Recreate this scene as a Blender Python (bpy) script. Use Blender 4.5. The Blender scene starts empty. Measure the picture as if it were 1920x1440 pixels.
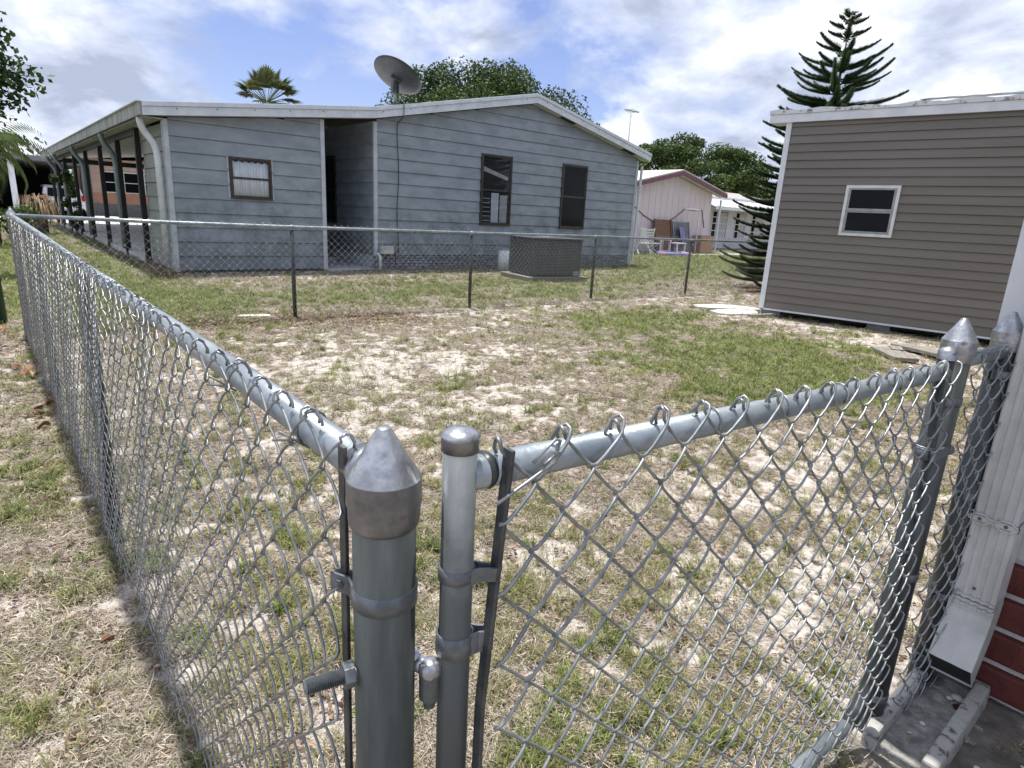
import bpy, math, random
import numpy as np
from mathutils import Vector, Matrix
R = math.radians
random.seed(7); rng = np.random.default_rng(7)
S = bpy.context.scene; COL = S.collection

# ------------------------------------------------------------------ camera
CAM = Vector((0, 0, 1.25)); F = 1163.4; PITCH, ROLL, YAW = .264284, .051844, .706492
fw = Vector((math.sin(YAW)*math.cos(PITCH), math.cos(YAW)*math.cos(PITCH), -math.sin(PITCH)))
r0 = Vector((math.cos(YAW), -math.sin(YAW), 0)); u0 = r0.cross(fw)
rt = r0*math.cos(ROLL)+u0*math.sin(ROLL); up = -r0*math.sin(ROLL)+u0*math.cos(ROLL)
cd = bpy.data.cameras.new('camera'); cam = bpy.data.objects.new('camera', cd); COL.objects.link(cam)
m = Matrix((rt, up, -fw)).transposed().to_4x4(); m.translation = CAM; cam.matrix_world = m
cd.sensor_fit = 'HORIZONTAL'; cd.sensor_width = 36; cd.lens = 36*F/1920; cd.clip_start = .02; cd.clip_end = 1500
S.camera = cam

# ------------------------------------------------------------------ sky, sun
SUN_ELEV, SUN_AZ = R(78), R(8)          # azimuth clockwise from +Y
world = bpy.data.worlds.new("World"); S.world = world; world.use_nodes = True
def sky_nodes():
    nt = world.node_tree; nt.nodes.clear(); N = nt.nodes.new; L = nt.links.new
    out = N('ShaderNodeOutputWorld'); bg = N('ShaderNodeBackground'); bg.inputs['Strength'].default_value = .1
    sky = N('ShaderNodeTexSky'); sky.sky_type = 'NISHITA'; sky.sun_disc = False
    sky.sun_elevation = SUN_ELEV; sky.sun_rotation = SUN_AZ; sky.air_density = 1.0; sky.dust_density = .7; sky.ozone_density = 2.5
    tc = N('ShaderNodeTexCoord'); sep = N('ShaderNodeSeparateXYZ'); L(tc.outputs['Generated'], sep.inputs[0])
    zz = N('ShaderNodeMath'); zz.operation = 'MAXIMUM'; L(sep.outputs['Z'], zz.inputs[0]); zz.inputs[1].default_value = 0
    za = N('ShaderNodeMath'); za.operation = 'ADD'; L(zz.outputs[0], za.inputs[0]); za.inputs[1].default_value = .42
    dv = N('ShaderNodeVectorMath'); dv.operation = 'DIVIDE'
    cb = N('ShaderNodeCombineXYZ'); L(za.outputs[0], cb.inputs[0]); L(za.outputs[0], cb.inputs[1]); cb.inputs[2].default_value = 1
    L(tc.outputs['Generated'], dv.inputs[0]); L(cb.outputs[0], dv.inputs[1])
    mp = N('ShaderNodeMapping'); L(dv.outputs[0], mp.inputs[0]); mp.inputs['Location'].default_value = (3.1, 1.7, 0)
    def noise(sc, det, ro, dist=0):
        n = N('ShaderNodeTexNoise'); n.inputs['Scale'].default_value = sc; n.inputs['Detail'].default_value = det
        n.inputs['Roughness'].default_value = ro; n.inputs['Distortion'].default_value = dist; L(mp.outputs[0], n.inputs['Vector']); return n
    def ramp(src, pts):
        r = N('ShaderNodeValToRGB'); L(src, r.inputs[0]); e = r.color_ramp.elements
        while len(e) < len(pts): e.new(.5)
        for el, (p, c) in zip(e, pts): el.position = p; el.color = c if len(c) == 4 else (*c, 1)
        return r
    big = noise(1.75, 12, .56, .15); cov = ramp(big.outputs['Fac'], [(.385, (0, 0, 0)), (.44, (.55, .55, .55)), (.51, (1, 1, 1))])
    det = noise(3.6, 12, .56, .25); det.inputs['Vector'].default_value = (0, 0, 0)
    colr = ramp(det.outputs['Fac'], [(.37, (3.9, 4.45, 5.8)), (.46, (5.6, 6.15, 7.6)), (.53, (7.0, 7.5, 8.7)), (.61, (9.4, 9.6, 10.2))])
    mx = N('ShaderNodeMixRGB'); tn = N('ShaderNodeMixRGB'); tn.blend_type = 'MULTIPLY'; tn.inputs[0].default_value = 1; L(sky.outputs[0], tn.inputs[1]); tn.inputs[2].default_value = (1.12, 1.02, 1.22, 1); L(cov.outputs[0], mx.inputs[0]); L(tn.outputs[0], mx.inputs[1]); L(colr.outputs[0], mx.inputs[2])
    L(mx.outputs[0], bg.inputs['Color']); L(bg.outputs[0], out.inputs[0])
sky_nodes()
sd = bpy.data.lights.new('sun', 'SUN'); sd.energy = 5.0; sd.angle = R(2.0); sd.color = (1, .96, .88)
sun = bpy.data.objects.new('sun', sd); COL.objects.link(sun)
sdir = Vector((math.sin(SUN_AZ)*math.cos(SUN_ELEV), math.cos(SUN_AZ)*math.cos(SUN_ELEV), math.sin(SUN_ELEV)))
sun.rotation_euler = sdir.to_track_quat('Z', 'Y').to_euler(); sun.location = (20, 20, 40)
S.view_settings.view_transform = 'Standard'; S.view_settings.look = 'None'; S.view_settings.exposure = .36; S.view_settings.gamma = 1
S.view_settings.use_curve_mapping = False

# ------------------------------------------------------------------ materials
def mat(name, base, c2=None, sc=6, rough=.6, metal=0, bump=0, bsc=40, rnd=0, det=6, stretch=(1, 1, 1), c3=None, lo=.38, hi=.62, spec=.5, dist=.004, low=None):
    m = bpy.data.materials.new(name); m.use_nodes = True; nt = m.node_tree; N = nt.nodes.new; L = nt.links.new
    p = nt.nodes['Principled BSDF']; p.inputs['Roughness'].default_value = rough; p.inputs['Metallic'].default_value = metal
    p.inputs['Specular IOR Level'].default_value = spec
    tc = N('ShaderNodeTexCoord'); mp = N('ShaderNodeMapping'); mp.inputs['Scale'].default_value = stretch; L(tc.outputs['Object'], mp.inputs[0])
    if rnd:
        oi = N('ShaderNodeObjectInfo'); ad = N('ShaderNodeVectorMath'); ad.operation = 'SCALE'; L(oi.outputs['Location'], ad.inputs[0]); ad.inputs['Scale'].default_value = 1.7
        av = N('ShaderNodeVectorMath'); av.operation = 'ADD'; L(tc.outputs['Object'], av.inputs[0]); L(ad.outputs[0], av.inputs[1]); L(av.outputs[0], mp.inputs[0])
    n = N('ShaderNodeTexNoise'); n.inputs['Scale'].default_value = sc; n.inputs['Detail'].default_value = det; n.inputs['Roughness'].default_value = .62; L(mp.outputs[0], n.inputs['Vector'])
    r = N('ShaderNodeValToRGB'); L(n.outputs['Fac'], r.inputs[0]); e = r.color_ramp.elements
    e[0].position = lo; e[1].position = hi; e[0].color = (*base, 1); e[1].color = (*(c2 or base), 1)
    if c3: x = e.new(min(.98, hi+.12)); x.color = (*c3, 1)
    src = r.outputs[0]
    if low:      # darker colour from the foot up, mildew on the house boards: (colour, z where it starts, z where it ends)
        sp = N('ShaderNodeSeparateXYZ'); L(tc.outputs['Object'], sp.inputs[0]); n2 = N('ShaderNodeTexNoise'); n2.inputs['Scale'].default_value = 2.4; n2.inputs['Detail'].default_value = 9; n2.inputs['Roughness'].default_value = .68; L(tc.outputs['Object'], n2.inputs['Vector'])
        ma = N('ShaderNodeMath'); ma.operation = 'MULTIPLY_ADD'; L(n2.outputs['Fac'], ma.inputs[0]); ma.inputs[1].default_value = -(low[2]-low[1])*5.0; L(sp.outputs['Z'], ma.inputs[2])
        m2 = N('ShaderNodeMapRange'); L(ma.outputs[0], m2.inputs[0]); m2.inputs[1].default_value = low[1]-(low[2]-low[1])*2.5; m2.inputs[2].default_value = low[2]-(low[2]-low[1])*2.5; m2.inputs[3].default_value = low[3]; m2.inputs[4].default_value = 0
        m3 = N('ShaderNodeMixRGB'); L(m2.outputs[0], m3.inputs[0]); L(src, m3.inputs[1]); m3.inputs[2].default_value = (*low[0], 1); src = m3.outputs[0]
    if rnd:
        h = N('ShaderNodeHueSaturation'); mr = N('ShaderNodeMapRange'); L(oi.outputs['Random'], mr.inputs[0]); mr.inputs[3].default_value = 1-rnd; mr.inputs[4].default_value = 1+rnd
        L(mr.outputs[0], h.inputs['Value']); L(src, h.inputs['Color']); src = h.outputs[0]
    L(src, p.inputs['Base Color'])
    if bump:
        b = N('ShaderNodeTexNoise'); b.inputs['Scale'].default_value = bsc; b.inputs['Detail'].default_value = 5; L(mp.outputs[0], b.inputs['Vector'])
        bp = N('ShaderNodeBump'); bp.inputs['Strength'].default_value = bump; bp.inputs['Distance'].default_value = dist; L(b.outputs['Fac'], bp.inputs['Height']); L(bp.outputs[0], p.inputs['Normal'])
    return m
def gl(name, base=(.007, .008, .010), rough=.06):
    m = bpy.data.materials.new(name); m.use_nodes = True; nt = m.node_tree; N = nt.nodes.new; L = nt.links.new
    p = nt.nodes['Principled BSDF']; p.inputs['Base Color'].default_value = (*base, 1); p.inputs['Roughness'].default_value = rough
    tc = N('ShaderNodeTexCoord'); n = N('ShaderNodeTexNoise'); n.inputs['Scale'].default_value = 1.4; L(tc.outputs['Object'], n.inputs['Vector'])
    bp = N('ShaderNodeBump'); p.inputs['Specular IOR Level'].default_value = .12; bp.inputs['Strength'].default_value = .02; bp.inputs['Distance'].default_value = .002; L(n.outputs['Fac'], bp.inputs['Height']); L(bp.outputs[0], p.inputs['Normal'])
    return m
def clearglass(name):
    m = bpy.data.materials.new(name); m.use_nodes = True; nt = m.node_tree; nt.nodes.clear(); N = nt.nodes.new; L = nt.links.new
    o = N('ShaderNodeOutputMaterial'); t = N('ShaderNodeBsdfTransparent'); t.inputs[0].default_value = (.94, .95, .96, 1); g = N('ShaderNodeBsdfGlossy'); g.inputs['Roughness'].default_value = .03
    f = N('ShaderNodeFresnel'); f.inputs[0].default_value = 1.45; x = N('ShaderNodeMixShader'); ge = N('ShaderNodeNewGeometry'); iv = N('ShaderNodeMath'); iv.operation = 'SUBTRACT'; iv.inputs[0].default_value = 1; L(ge.outputs['Backfacing'], iv.inputs[1]); mu = N('ShaderNodeMath'); mu.operation = 'MULTIPLY'; L(f.outputs[0], mu.inputs[0]); L(iv.outputs[0], mu.inputs[1]); L(mu.outputs[0], x.inputs[0]); L(t.outputs[0], x.inputs[1]); L(g.outputs[0], x.inputs[2]); L(x.outputs[0], o.inputs[0])
    return m
M = dict(
 galv=mat('galvanised_rail', (.22, .26, .29), (.36, .405, .44), sc=9, rough=.40, metal=.5, bump=.15, bsc=120, stretch=(1, 1, 1)),
 galvd=mat('weathered_galvanised_post', (.034, .040, .040), (.066, .074, .072), sc=14, rough=.36, metal=.25, bump=.12, bsc=90, stretch=(1.6, 1.6, .25)),
 galvm=mat('gate_upright_zinc', (.14, .155, .165), (.22, .24, .25), sc=14, rough=.42, metal=.35, bump=.12, bsc=90, stretch=(1.6, 1.6, .25), low=((.05, .056, .057), .86, 1.0, .9)),  # darker towards the bottom, with a noisy edge
 gwire=mat('bright_galvanised_wire', (.21, .23, .24), (.38, .40, .415), sc=30, rough=.4, metal=.6),
 cap=mat('cast_aluminium_cap', (.30, .31, .33), (.48, .50, .54), sc=26, rough=.33, metal=.8, bump=.4, bsc=70, lo=.42, hi=.58, c3=(.14, .14, .15)),
 capd=mat('stained_cap_collar', (.12, .12, .125), (.27, .27, .275), sc=14, rough=.45, metal=.7, bump=.3, bsc=90),
 wire=mat('galvanised_wire', (.19, .205, .215), (.37, .39, .405), sc=30, rough=.38, metal=.65),
 wired=mat('oxidised_wire', (.17, .18, .185), (.30, .315, .32), sc=30, rough=.55, metal=.4),
 band=mat('dull_steel_band', (.12, .135, .15), (.21, .23, .25), sc=30, rough=.5, metal=.6, bump=.2, bsc=120),
 bar=mat('dark_tension_bar', (.055, .06, .065), (.12, .125, .13), sc=30, rough=.55, metal=.5, bump=.3, bsc=150),
 gside=mat('blue_grey_hardboard', (.228, .262, .300), (.302, .340, .382), sc=2.2, rough=.65, bump=.25, bsc=60, rnd=.045, stretch=(1, 1, 2.2), c3=(.27, .30, .31), low=((.085, .11, .105), .05, 1.15, .62)),
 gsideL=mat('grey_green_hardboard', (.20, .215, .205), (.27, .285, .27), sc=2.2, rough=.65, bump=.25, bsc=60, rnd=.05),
 mildew=mat('mildewed_hardboard', (.11, .13, .135), (.30, .34, .365), sc=2.6, rough=.7, bump=.25, bsc=60, rnd=.05, lo=.36, hi=.6, stretch=(1, 1, 1.6)),
 gtrim=mat('pale_blue_trim', (.42, .46, .50), (.52, .56, .60), sc=4, rough=.5, rnd=.03),
 fascia=mat('white_metal_fascia', (.56, .60, .66), (.68, .71, .76), sc=5, rough=.4, rnd=.02),
 fasciad=mat('dirty_fascia', (.20, .21, .20), (.42, .44, .44), sc=3, rough=.6, stretch=(6, 1.5, .4)),
 roof=mat('pale_roof_coating', (.55, .56, .57), (.68, .69, .70), sc=2, rough=.6),
 soffit=mat('soffit_panel', (.46, .46, .44), (.55, .55, .53), sc=3, rough=.7, rnd=.02),
 dark=mat('interior_shade_black', (.012, .012, .013), (.02, .02, .022), rough=.9),  # near black that puts the shade of unlit interiors into the colour
 gutterw=mat('white_gutter', (.58, .61, .65), (.70, .73, .76), sc=6, rough=.4),
 gutterg=mat('grey_downspout', (.17, .215, .235), (.24, .29, .31), sc=6, rough=.5),
 blackpost=mat('black_post', (.010, .010, .011), (.02, .02, .02), rough=.6),
 bronze=mat('bronze_aluminium', (.04, .03, .022), (.075, .058, .043), sc=20, rough=.45, metal=.3),
 winw=mat('white_window_frame', (.62, .64, .64), (.74, .76, .76), sc=10, rough=.4),
 wing=mat('grey_window_sash', (.28, .29, .30), (.38, .39, .40), sc=10, rough=.4),
 glass=gl('dark_window_glass'), clear=clearglass('window_glass'),
 curtain=mat('striped_curtain', (.50, .54, .60), (.82, .83, .84), sc=14, rough=.9, stretch=(3, 1, .15)),
 curtw=mat('sheer_curtain', (.45, .44, .46), (.6, .59, .6), sc=8, rough=.9, stretch=(3, 1, .2)),
 gbrick=mat('grey_brick', (.13, .14, .16), (.27, .28, .31), sc=9, rough=.85, bump=.6, bsc=50, rnd=.22),
 mortar_gap_shade=mat('dark_mortar_and_gap_shade', (.045, .05, .055), (.08, .085, .09), sc=10, rough=.95),
 taupe=mat('taupe_vinyl', (.162, .146, .126), (.195, .177, .154), sc=1.2, rough=.55, bump=.12, bsc=90, rnd=.035, stretch=(1, .3, 3)),
 whitet=mat('white_corner_trim', (.66, .69, .74), (.76, .79, .83), sc=4, rough=.4, bump=.05),
 peel=mat('peeling_white_edge', (.25, .235, .2), (.70, .72, .75), sc=7, rough=.7, bump=.9, bsc=18, lo=.36, hi=.44, dist=.01),
 dsp=mat('ribbed_white_downspout', (.44, .45, .44), (.56, .57, .565), sc=7, rough=.42, bump=.06, bsc=60, rnd=.01),
 redbrick=mat('painted_red_brick', (.085, .016, .014), (.135, .03, .024), sc=8, rough=.75, bump=1.0, bsc=14, rnd=.1, dist=.012, c3=(.17, .055, .045)),
 wmortar=mat('white_mortar', (.55, .54, .52), (.70, .69, .68), sc=16, rough=.9, bump=.8, bsc=30),
 conc=mat('weathered_concrete', (.15, .147, .138), (.34, .335, .315), sc=30, rough=.9, bump=1, bsc=70, c3=(.46, .455, .43), lo=.36, hi=.6, dist=.006),
 slabc=mat('pitted_concrete_rail', (.10, .10, .093), (.40, .395, .375), sc=30, rough=.9, bump=1, bsc=80, lo=.36, hi=.46),
 slab=mat('pale_slab', (.46, .44, .40), (.62, .60, .56), sc=8, rough=.9, bump=.7, bsc=40),
 driveway=mat('pale_concrete', (.50, .49, .46), (.62, .61, .58), sc=3, rough=.9),
 plank=mat('weathered_plank', (.15, .135, .115), (.30, .28, .25), sc=10, rough=.9, bump=.6, bsc=30, stretch=(1, 6, 6)),
 ac=mat('dark_grey_ac', (.085, .085, .097), (.125, .125, .14), sc=10, rough=.5, metal=.2),
 pvc=mat('white_pvc', (.60, .64, .66), (.74, .77, .79), sc=8, rough=.5),
 dish=mat('charcoal_dish', (.035, .038, .045), (.06, .063, .072), sc=7, rough=.55),
 cable=mat('black_cable', (.012, .012, .013), rough=.6),
 bark=mat('bark', (.10, .085, .07), (.19, .165, .14), sc=12, rough=.95, bump=.9, bsc=20),
 pink=mat('pale_pink_panel', (.62, .52, .55), (.70, .60, .63), sc=1.5, rough=.75, rnd=.03, stretch=(6, 1, .4), lo=.3, hi=.7),
 purple=mat('purple_trim', (.16, .06, .085), (.21, .09, .12), sc=4, rough=.6),
 peach=mat('peach_siding', (.52, .36, .29), (.60, .43, .36), sc=2, rough=.75, rnd=.04),
 terr=mat('terracotta_siding', (.46, .235, .16), (.54, .29, .20), sc=2, rough=.75, rnd=.04),
 whsid=mat('white_siding', (.60, .61, .66), (.68, .69, .74), sc=2, rough=.6, rnd=.02),
 shingle=mat('grey_shingle', (.30, .28, .26), (.40, .38, .36), sc=10, rough=.9, bump=.5, bsc=20),
 carp=mat('white_car_paint', (.72, .73, .75), (.76, .77, .79), sc=3, rough=.2),
 rubber=mat('black_rubber', (.015, .015, .015), (.03, .03, .03), rough=.8),
 redl=mat('red_lens', (.35, .01, .01), rough=.25),
 chair=mat('white_plastic', (.72, .73, .74), (.8, .8, .8), rough=.5),
 purpf=mat('purple_webbing', (.22, .15, .42), (.30, .22, .52), sc=20, rough=.8),
 brownw=mat('brown_wood', (.12, .06, .03), (.21, .11, .06), sc=6, rough=.7, stretch=(1, 1, 5)),
 card=mat('brown_cardboard', (.34, .20, .13), (.42, .26, .17), sc=5, rough=.9),
 gbin=mat('dark_green_plastic', (.012, .05, .025), (.02, .075, .04), sc=9, rough=.5),
 grey=mat('grey_panel', (.14, .15, .16), (.2, .21, .22), sc=5, rough=.7),
 colored=mat('blue_plastic_rim', (.15, .25, .6), (.6, .3, .45), sc=4, rough=.4),
 pebble=mat('white_pebble', (.52, .5, .46), (.72, .7, .66), sc=12, rough=.8, rnd=.15),
)
def leafmat(name, a, b, rough=.55, trans=.25, vary=.35):
    m = bpy.data.materials.new(name); m.use_nodes = True; nt = m.node_tree; N = nt.nodes.new; L = nt.links.new
    p = nt.nodes['Principled BSDF']; p.inputs['Roughness'].default_value = rough; p.inputs['Specular IOR Level'].default_value = .25
    at = N('ShaderNodeAttribute'); at.attribute_name = 'tint'
    mx = N('ShaderNodeMixRGB'); L(at.outputs['Fac'], mx.inputs[0]); mx.inputs[1].default_value = (*a, 1); mx.inputs[2].default_value = (*b, 1)
    oi = N('ShaderNodeObjectInfo'); mr = N('ShaderNodeMapRange'); L(oi.outputs['Random'], mr.inputs[0]); mr.inputs[3].default_value = 1-vary; mr.inputs[4].default_value = 1+vary
    h = N('ShaderNodeHueSaturation'); L(mr.outputs[0], h.inputs['Value']); L(mx.outputs[0], h.inputs['Color'])
    L(h.outputs[0], p.inputs['Base Color'])
    t = N('ShaderNodeBsdfTranslucent'); L(h.outputs[0], t.inputs[0]); ms = N('ShaderNodeMixShader'); ms.inputs[0].default_value = trans
    L(p.outputs[0], ms.inputs[1]); L(t.outputs[0], ms.inputs[2]); L(ms.outputs[0], nt.nodes['Material Output'].inputs[0])
    return m
M['straw'] = leafmat('straw', (.12, .09, .065), (.62, .555, .455), vary=.3)
M['drygreen'] = leafmat('drying_grass', (.12, .14, .045), (.40, .37, .17), vary=.3)
M['grassg'] = leafmat('green_grass', (.075, .115, .028), (.235, .28, .085), vary=.3)
M['litter'] = leafmat('leaf_litter', (.075, .045, .03), (.36, .26, .18), trans=.1, vary=.35)
M['leafred'] = leafmat('rusty_dead_leaf', (.17, .07, .038), (.36, .21, .12), trans=.1, vary=.3)
M['oak'] = leafmat('oak_foliage', (.022, .042, .010), (.075, .115, .028), vary=0)
M['oak2'] = leafmat('light_oak_foliage', (.03, .055, .014), (.10, .145, .04), vary=0)
M['pine'] = leafmat('pine_needles', (.012, .030, .011), (.05, .08, .025), trans=.1, vary=0)
M['palm'] = leafmat('palm_frond', (.06, .085, .03), (.22, .24, .11), vary=0)
M['bottle'] = leafmat('feathery_frond', (.10, .15, .05), (.26, .32, .15), vary=0)
M['bush'] = leafmat('bush_leaf', (.02, .045, .012), (.09, .14, .03), vary=0)
M['sealeaf'] = leafmat('dark_broad_leaf', (.015, .035, .010), (.07, .12, .03), vary=0)
M['deadfrond'] = leafmat('dead_frond', (.13, .085, .05), (.30, .21, .13), trans=.1, vary=0)

# ------------------------------------------------------------------ mesh helpers
class MB:
    def __init__(s, off=(0, 0, 0)): s.v = []; s.f = []; s.sm = []; s.off = Vector(off)
    def add(s, vs, fs, smooth=False):
        b = len(s.v); s.v += [tuple(v) for v in vs]; s.f += [tuple(b+i for i in f) for f in fs]; s.sm += [smooth]*len(fs); return s
    def box(s, x0, x1, y0, y1, z0, z1):
        v = [(x, y, z) for z in (z0, z1) for y in (y0, y1) for x in (x0, x1)]
        return s.add(v, [(0, 2, 3, 1), (4, 5, 7, 6), (0, 1, 5, 4), (2, 6, 7, 3), (0, 4, 6, 2), (1, 3, 7, 5)])
    def obox(s, c, ax, ay, az):       # oriented box: centre + three half axes
        c, ax, ay, az = map(Vector, (c, ax, ay, az))
        v = [c+ax*i+ay*j+az*k for k in (-1, 1) for j in (-1, 1) for i in (-1, 1)]
        return s.add(v, [(0, 2, 3, 1), (4, 5, 7, 6), (0, 1, 5, 4), (2, 6, 7, 3), (0, 4, 6, 2), (1, 3, 7, 5)])
    def beam(s, a, b, w, h, upv=(0, 0, 1)):
        a, b = Vector(a), Vector(b); d = (b-a); n = d.cross(Vector(upv)).normalized(); u = n.cross(d).normalized()
        return s.obox((a+b)/2, d/2, n*w/2, u*h/2)
    def prism(s, pts, axis, a, b):    # pts 2D polygon extruded along axis from a to b
        def P(p, t): return {'x': (t, p[0], p[1]), 'y': (p[0], t, p[1]), 'z': (p[0], p[1], t)}[axis]
        n = len(pts); v = [P(p, a) for p in pts]+[P(p, b) for p in pts]
        return s.add(v, [tuple(range(n))[::-1], tuple(range(n, 2*n))]+[(i, (i+1) % n, n+(i+1) % n, n+i) for i in range(n)])
    def tube(s, pts, r, n=8, caps=True, smooth=True):
        pts = [Vector(p) for p in pts]; k = len(pts); rr = r if isinstance(r, (list, tuple)) else [r]*k
        T = []
        for i in range(k):
            t = pts[min(i+1, k-1)]-pts[max(i-1, 0)]; T.append(t.normalized() if t.length > 1e-9 else Vector((0, 0, 1)))
        u = T[0].cross(Vector((0, 0, 1)));
        if u.length < .1: u = T[0].cross(Vector((1, 0, 0)))
        u.normalize(); vs = []
        for i in range(k):
            u = (u-T[i]*u.dot(T[i])).normalized(); w = T[i].cross(u)
            for j in range(n):
                a = 2*math.pi*j/n; vs.append(pts[i]+(u*math.cos(a)+w*math.sin(a))*rr[i])
        fs = [(i*n+j, i*n+(j+1) % n, (i+1)*n+(j+1) % n, (i+1)*n+j) for i in range(k-1) for j in range(n)]
        b = len(s.v); s.add(vs, fs, smooth)
        if caps: s.f += [tuple(b+j for j in range(n))[::-1], tuple(b+(k-1)*n+j for j in range(n))]; s.sm += [False]*2
        return s
    def lathe(s, prof, c=(0, 0, 0), n=32, smooth=True, d=(0, 0, 1)):    # prof (r, h)
        d = Vector(d).normalized(); q = Vector((0, 0, 1)).rotation_difference(d); c = Vector(c)
        vs = [c+q @ Vector((r*math.cos(2*math.pi*j/n), r*math.sin(2*math.pi*j/n), h)) for r, h in prof for j in range(n)]
        fs = [(i*n+j, i*n+(j+1) % n, (i+1)*n+(j+1) % n, (i+1)*n+j) for i in range(len(prof)-1) for j in range(n)]
        return s.add(vs, fs, smooth)
    def build(s, name, m, parent=None, tint=None, bevel=0, kind=None):
        me = bpy.data.meshes.new(name); o = s.off
        me.from_pydata([(v[0]-o.x, v[1]-o.y, v[2]-o.z) for v in s.v], [], s.f)
        me.polygons.foreach_set('use_smooth', s.sm)
        me.materials.append(m); me.update()
        if tint is not None:
            a = me.attributes.new('tint', 'FLOAT', 'FACE'); a.data.foreach_set('value', np.asarray(tint, dtype=np.float32))
        ob = bpy.data.objects.new(name, me); COL.objects.link(ob)
        if parent is not None: ob.parent = parent
        else: ob.location = o
        if bevel:
            b = ob.modifiers.new('bevel', 'BEVEL'); b.width = bevel; b.segments = 2; b.limit_method = 'ANGLE'
        if kind: ob['kind'] = kind
        return ob
def fmesh(name, V, Fc, m, tint=None, parent=None, loc=(0, 0, 0), link=True, smooth=False):   # numpy quads / tris
    me = bpy.data.meshes.new(name); V = np.asarray(V, np.float32).reshape(-1, 3); Fc = np.asarray(Fc, np.int32); k = Fc.shape[1]; nf = len(Fc)
    me.vertices.add(len(V)); me.vertices.foreach_set('co', V.ravel()); me.loops.add(nf*k); me.loops.foreach_set('vertex_index', Fc.ravel())
    me.polygons.add(nf); me.polygons.foreach_set('loop_start', np.arange(0, nf*k, k, dtype=np.int32)); me.polygons.foreach_set('loop_total', np.full(nf, k, np.int32))
    me.update(calc_edges=True)
    if smooth: me.polygons.foreach_set('use_smooth', [True]*nf)
    if m: me.materials.append(m)
    if tint is not None: a = me.attributes.new('tint', 'FLOAT', 'FACE'); a.data.foreach_set('value', np.asarray(tint, np.float32))
    ob = bpy.data.objects.new(name, me)
    if link: COL.objects.link(ob)
    if parent is not None: ob.parent = parent
    ob.location = loc
    return ob
def tag(o, label=None, cat=None, group=None, kind=None):
    if label: o['label'] = label
    if cat: o['category'] = cat
    if group: o['group'] = group
    if kind: o['kind'] = kind
    return o
def thing(name, loc, label, cat, group=None, rz=0):
    o = bpy.data.objects.new(name, None); COL.objects.link(o); o.location = loc; o.rotation_euler = (0, 0, rz); o.empty_display_size = .2
    return tag(o, label, cat, group)
def inst(name, me, parent, loc=(0, 0, 0), rot=(0, 0, 0), sc=(1, 1, 1)):
    o = bpy.data.objects.new(name, me); COL.objects.link(o); o.parent = parent; o.location = loc; o.rotation_euler = rot; o.scale = sc; return o
def copy_tree(o, parent=None):
    c = o.copy(); COL.objects.link(c)
    if parent is not None: c.parent = parent
    for ch in list(o.children): copy_tree(ch, c)
    return c

# ------------------------------------------------------------------ noise fields (shared by the soil and the grass)
def vnoise(x, y, sc, seed):
    x = np.asarray(x)*sc+seed*17.31; y = np.asarray(y)*sc+seed*9.17; xi = np.floor(x); yi = np.floor(y); fx = x-xi; fy = y-yi
    fx = fx*fx*(3-2*fx); fy = fy*fy*(3-2*fy)
    def h(a, b): t = np.sin(a*127.1+b*311.7+seed*74.7)*43758.5453; return t-np.floor(t)
    return (h(xi, yi)*(1-fx)+h(xi+1, yi)*fx)*(1-fy)+(h(xi, yi+1)*(1-fx)+h(xi+1, yi+1)*fx)*fy
def fbm(x, y, sc, seed, o=4):
    t = 0; a = .5; n = 0
    for i in range(o): t = t+a*vnoise(x, y, sc*2**i, seed+i); n += a; a *= .55
    return t/n
def sstep(v, a, b): t = np.clip((v-a)/(b-a), 0, 1); return t*t*(3-2*t)
def blobs(x, y, L):
    t = 0
    for (cx, cy, rx, ry, a) in L: t = t+a*np.exp(-(((x-cx)/rx)**2+((y-cy)/ry)**2))
    return t
GREEN = [(6.1, 3.4, 1.7, 1.15, 1.15), (5.4, 2.3, 1.2, .8, 1.1), (6.6, 5.2, 2.2, .9, .5), (4.6, 2.0, .8, .4, .6), (4.2, 2.7, .6, .5, .5), (6.8, 5.2, 1.5, .7, .6), (6.6, 7.4, 4.0, .6, .6),
         (4.0, 8.9, 4.5, 1.2, .5), (9, 9.3, 5, 1.6, .75), (20, 13, 9, 5, 1.0), (2.78, 3.7, .35, .3, .4), (1.38, 9.2, .9, 2.5, .9), (1.0, 14, 1.3, 6, .9), (-2, 14, 3.2, 8, .9), (1.29, .7, .3, .2, .2),
         (1.94, .62, .25, .15, .2), (1.3, 1.0, .25, .2, .1), (3.5, 8.3, 2, .5, .3), (-.1, 2.9, .35, .5, .45), (.0, 3.4, .3, .5, .3), (8.3, 3.3, .5, .3, .5), (1.9, .1, .25, .12, .3)]
SAND = [(2.02, 5.04, .6, .5, .6), (2.64, 4.4, .9, .5, .8), (3.47, 4.5, .9, .4, .7), (2.7, 3.3, .6, .4, .5), (2.1, 3.4, .4, .4, .45), (3.6, 1.5, .7, .35, .9), (2.57, 1.29, .6, .3, .75),
        (7.6, 2.8, .8, .9, 1.0), (8.4, 3.9, .5, 1.2, .7), (8.4, 4.9, .9, .5, 1.1), (1.57, 3.5, .3, .4, .3), (1.83, 1.03, .4, .15, .6), (2.28, .8, .4, .15, .7), (.0, 3.9, .22, .5, .3), (.1, 6.4, .4, .6, .7), (6.0, 4.7, .6, .3, .4),
        (1.72, .72, .2, .1, .4), (1.05, 1.3, .3, .2, .3), (4.3, 5.8, .7, .3, .3), (6.3, 6.6, 3.5, .1, .8), (1.9, .35, .8, .3, .9), (1.5, 1.65, .3, .3, .4), (.1, 2.2, .2, .4, .3)]
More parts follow.
